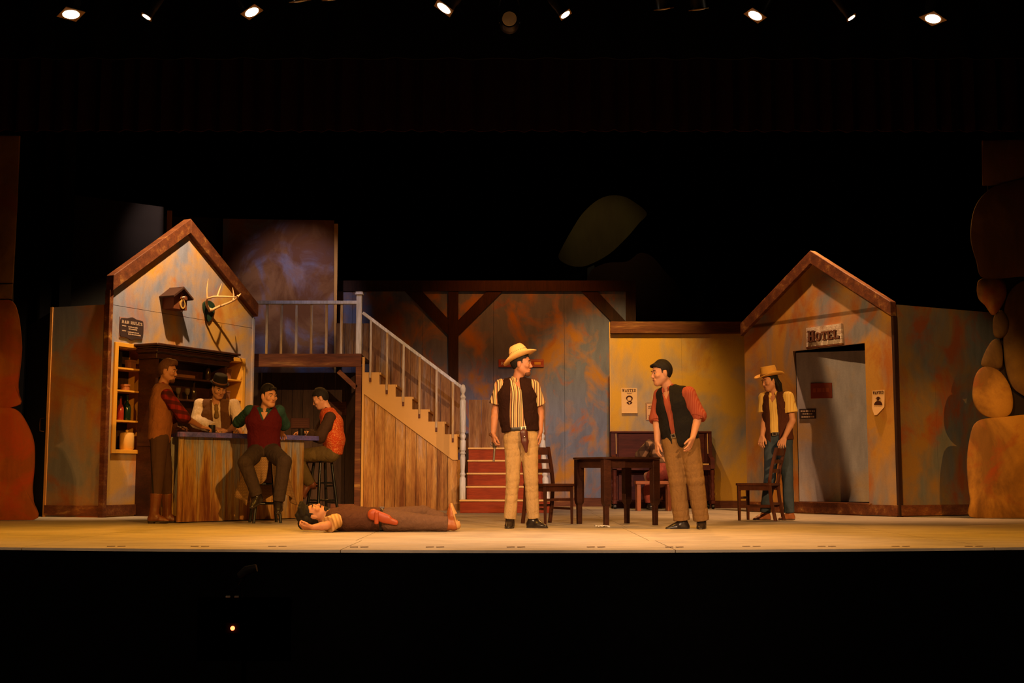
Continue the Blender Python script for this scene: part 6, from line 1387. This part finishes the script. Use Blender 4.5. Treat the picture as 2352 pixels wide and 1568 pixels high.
sh = K.shirt(STR, (.72, .72), .018, neckV=.05, loose=.016, folds=.004); K.vest(cloth('dark brown suede vest', (.020, .006, .004), .3), .034, .050, .085, x0=.045, hem=.04, arm=.076, loose=.008)
K.trousers(cloth('khaki trousers', (.38, .245, .11), .12), .013, (.97, .97), -.006, .010, folds=.007); K.belt(LEAD, .062)
K.shoes(((-.1, -1, 0), (.8, -.6, 0)), LEAD)
hp = K.J['pelvis'] + K.tf * .155 + V(.005, 0, -.055); F_ = Field([hp], .22, .0055); F_.cone(hp + V(-.012, 0, .07), hp + V(.0, 0, -.02), .042, .036, .01, K.tf, .42); F_.cone(hp + V(.0, 0, -.02), hp + V(.012, 0, -.12), .036, .015, .02, K.tf, .5)
ho = K.part('holster', F_.mesh(), plain('oxblood leather', (.065, .012, .008), .4, .4)); MB().lathe([(0, 0), (.008, 0), (.006, .004), (0, .005)], 10, tuple(hp + V(-.005, -.026, .03) - K.root), RY).build('stud', BUCK, ho, smooth=True)
STRAW = plain('woven straw', (.68, .40, .14), .75, .2, .18, 90, 0, .004)
hat(K, K.q(.0, -.012, .066), nrm(K.A[1] * .93 + K.A[2] * .36), nrm(K.A[2] * .93 - K.A[1] * .36), STRAW, None, (.087, .109), .145, .080, (.045, .0), .12, .42, .010, name='straw_hat', vents=True)
w = K.J['wrA'] + V(.005, -.005, -.075)
rv = empty('revolver', tuple(w), math.radians(20), 'long-barrelled revolver pointing down in the gunman\'s hand', 'gun')
GUN = plain('worn gun steel', (.10, .085, .075), .25, .6, .2, 8, .8); mb = MB()
MB().tube([(.012, 0, -.05), (.006, 0, -.12), (.0, 0, -.21)], .0115, 10).build('barrel', plain('bright barrel steel', (.5, .42, .36), .25, .6, .2, 8, .9), rv, smooth=True)
MB().lathe([(0, -.045), (.019, -.045), (.021, -.04), (.021, -.005), (.018, 0), (0, 0)], 12, (.010, 0, -.01)).build('cylinder', GUN, rv, smooth=True)
MB().prism([[(-.014, .016), (.032, .016), (.028, -.068), (-.008, -.068)]], -.012, .012).build('frame', GUN, rv, bevel=.003)
MB().tube([(.012, 0, .012), (-.012, 0, .05), (-.045, 0, .075)], [.013, .015, .018], 8).build('grip', plain('wooden grip', (.10, .035, .015), .5), rv, smooth=True)
MB().tube([(-.008, 0, -.012), (-.03, 0, -.018), (-.034, 0, -.04), (-.008, 0, -.05)], .003, 6).build('trigger_guard', GUN, rv, smooth=True)
# ---- G: man in black vest
K = Person('man in a black vest and rolled red sleeves leaning toward the table', 12.95, dict(head=(1519, 857, 0), neck=(1537, 894, .02), chest=(1549, 930, 0), waist=(1557, 978, 0), pelvis=(1563, 1010, 0),
    shA=(1517, 907, .12), elA=(1509, 962, .10), wrA=(1510, 1014, .0), shB=(1582, 903, -.12), elB=(1604, 955, -.12), wrB=(1591, 1005, -.22),
    hipA=(1546, 1018, .03), knA=(1556, 1106, -.03), anA=(1566, 1197, .0), hipB=(1582, 1018, -.03), knB=(1598, 1104, -.08), anB=(1611, 1197, -.02)), 1.02, 2, (-.62, -.8, 0))
K.body(dict(d=(-.05, -.1, -1), n=(.9, .2, 0), t=(-.2, -1, 0), curl=.45), dict(d=(-.38, -.25, -.9), n=(-.75, .45, .2), t=(-.5, -.8, 0), curl=.35), (-.95, -.30, -.10), (-.08, 0, 1))
K.face_details(HAIRD); K.hair(HAIRD, 'fringe', .006)
RS = stripes('red striped shirt', [(0, (.27, .050, .026)), (.55, (.31, .080, .045))], .016, (.8, -.6, 0)); sh = K.shirt(RS, (1, 1), .016, fore=(.12, .12), loose=.014, neckV=.04)
K.cuff('B', .98, RS, sh, .073, .075); K.cuff('A', .98, RS, sh, .070, .07)
K.vest(cloth('black vest cloth', (.012, .010, .009), .25), .034, .045, .028, hem=-.02, arm=.078, point=.09, loose=.014); K.belt(LEAD, .05)
K.trousers(cloth('tan corduroy', (.19, .100, .034), .15), .028, (.97, .97), .008, .010, folds=.007, top=.1); K.shoes(((-.97, -.25, 0), (-.2, -1, 0)), LEAD)
# ---- H: figure in yellow hat
K = Person('long-haired figure in a yellow hat and yellow shirt behind the chair', 15.55, dict(head=(1768, 875, 0), neck=(1780, 906, .02), chest=(1785, 932, 0), waist=(1786, 980, 0), pelvis=(1788, 1008, 0),
    shA=(1755, 914, .10), elA=(1756, 965, .08), wrA=(1751, 1000, -.06), shB=(1810, 912, -.10), elB=(1820, 966, -.12), wrB=(1801, 1006, -.26),
    hipA=(1774, 1014, .03), knA=(1768, 1098, -.03), anA=(1757, 1178, .0), hipB=(1802, 1014, -.03), knB=(1809, 1098, -.06), anB=(1813, 1178, -.02)), .97, 2, (-.55, -.84, 0))
K.body(dict(d=(-.25, -.2, -1), n=(.6, .5, .2), t=(-.6, -.8, 0), curl=.5), dict(d=(-.35, -.45, -.75), n=(.2, .5, -.8), t=(-.9, .2, 0), curl=.75, thumb=1.2), (-.90, -.36, -.20), (-.12, 0, 1))
K.face_details(HAIRD); K.hair(HAIRD, 'long')
YS_ = stripes('yellow striped shirt', [(0, (.70, .47, .13)), (.62, (.55, .30, .06)), (.8, (.72, .52, .18))], .030, (.83, -.55, 0)); sh = K.shirt(YS_, (.66, .66), .018, loose=.020, neckV=.05)
F_ = Field([K.J['neck']], .16, .0055)
for sd in (-1, 1): b0 = K.J['neck'] + K.up * .02; F_.cone(b0 + K.tr * .055 * sd + K.tf * .02, b0 + K.tr * .055 * sd + K.tf * .075 - K.up * .05, .030, .022, .008, K.tf, .8); F_.cone(b0 + K.tr * .06 * sd - K.tf * .03, b0 + K.tr * .055 * sd + K.tf * .02, .022, .028, .008)
K.part('wide_collar', F_.mesh(), YS_, sh)
K.vest(cloth('chestnut vest', (.066, .021, .012), .25), .032, .050, .055, x0=.0, hem=-.02, arm=.076, point=.03)
JE = plain('blue denim', (.035, .050, .075), .85, .15, .45, 9); K.trousers(JE, .014, (.98, .98), -.002, .010); K.belt(LEAD, .06)
K.shoes(((-.9, -.4, 0), (-.85, -.5, 0)), plain('tan shoe leather', (.26, .085, .03), .45, .4))
YH = plain('yellow felt', (.66, .36, .075), .8, .15, .15, 20); hat(K, K.q(0, -.008, .066), nrm(K.A[1] + .05 * K.A[2]), nrm(K.A[2] - .05 * K.A[1]), YH, plain('brown felt band', (.30, .13, .035), .8), (.086, .106), .120, .085, (.040, -.010), .35, .84, name='felt_hat')
# ---- I: slumped piano player
K = Person('piano player in a plaid shirt slumped over the keyboard', 19.4, dict(head=(1548, 1036, .66), neck=(1532, 1024, .50), chest=(1522, 1030, .34), waist=(1524, 1060, .10), pelvis=(1528, 1082, 0),
    shA=(1492, 1020, .44), elA=(1472, 1046, .62), wrA=(1500, 1046, .86), shB=(1560, 1022, .46), elB=(1582, 1044, .62), wrB=(1560, 1046, .86),
    hipA=(1516, 1086, .02), knA=(1487, 1092, .36), anA=(1494, 1156, .42), hipB=(1540, 1086, .02), knB=(1562, 1092, .38), anB=(1560, 1156, .42)), .98, 0, (-.05, .6, -.8), root=(P(1528, 1100, 19.4).x, 19.4, .45))
K.body(dict(d=(.8, .3, -.05), n=(0, 0, -1), t=(0, 1, 0), curl=.3), dict(d=(-.8, .3, -.05), n=(0, 0, -1), t=(0, 1, 0), curl=.3), (.5, .5, -.5), (.6, .75, .2)); K.hair(HAIRB, 'short')
K.shirt(plaid('tan and black plaid', (.42, .22, .10), (.05, .03, .02), (.06, .03, .02), .11), (1, 1), .022, fore=(.9, .9), loose=.018, collar=False, neckV=0)
K.trousers(cloth('dusty red trousers', (.26, .055, .035), .25), .04, (.95, .95), .02); K.shoes(((-.1, 1, 0), (.1, 1, 0)), LEAD)
mug(bar_pt(692, 999) if False else BF.w(BF.len + .10, .16, BH + .001), .5, 'small black mug at the right end of the bar top')
mug(BF.w(.50, .06, BH + .001), 2.2, 'black mug on the bar beside the plaid-shirted arm')
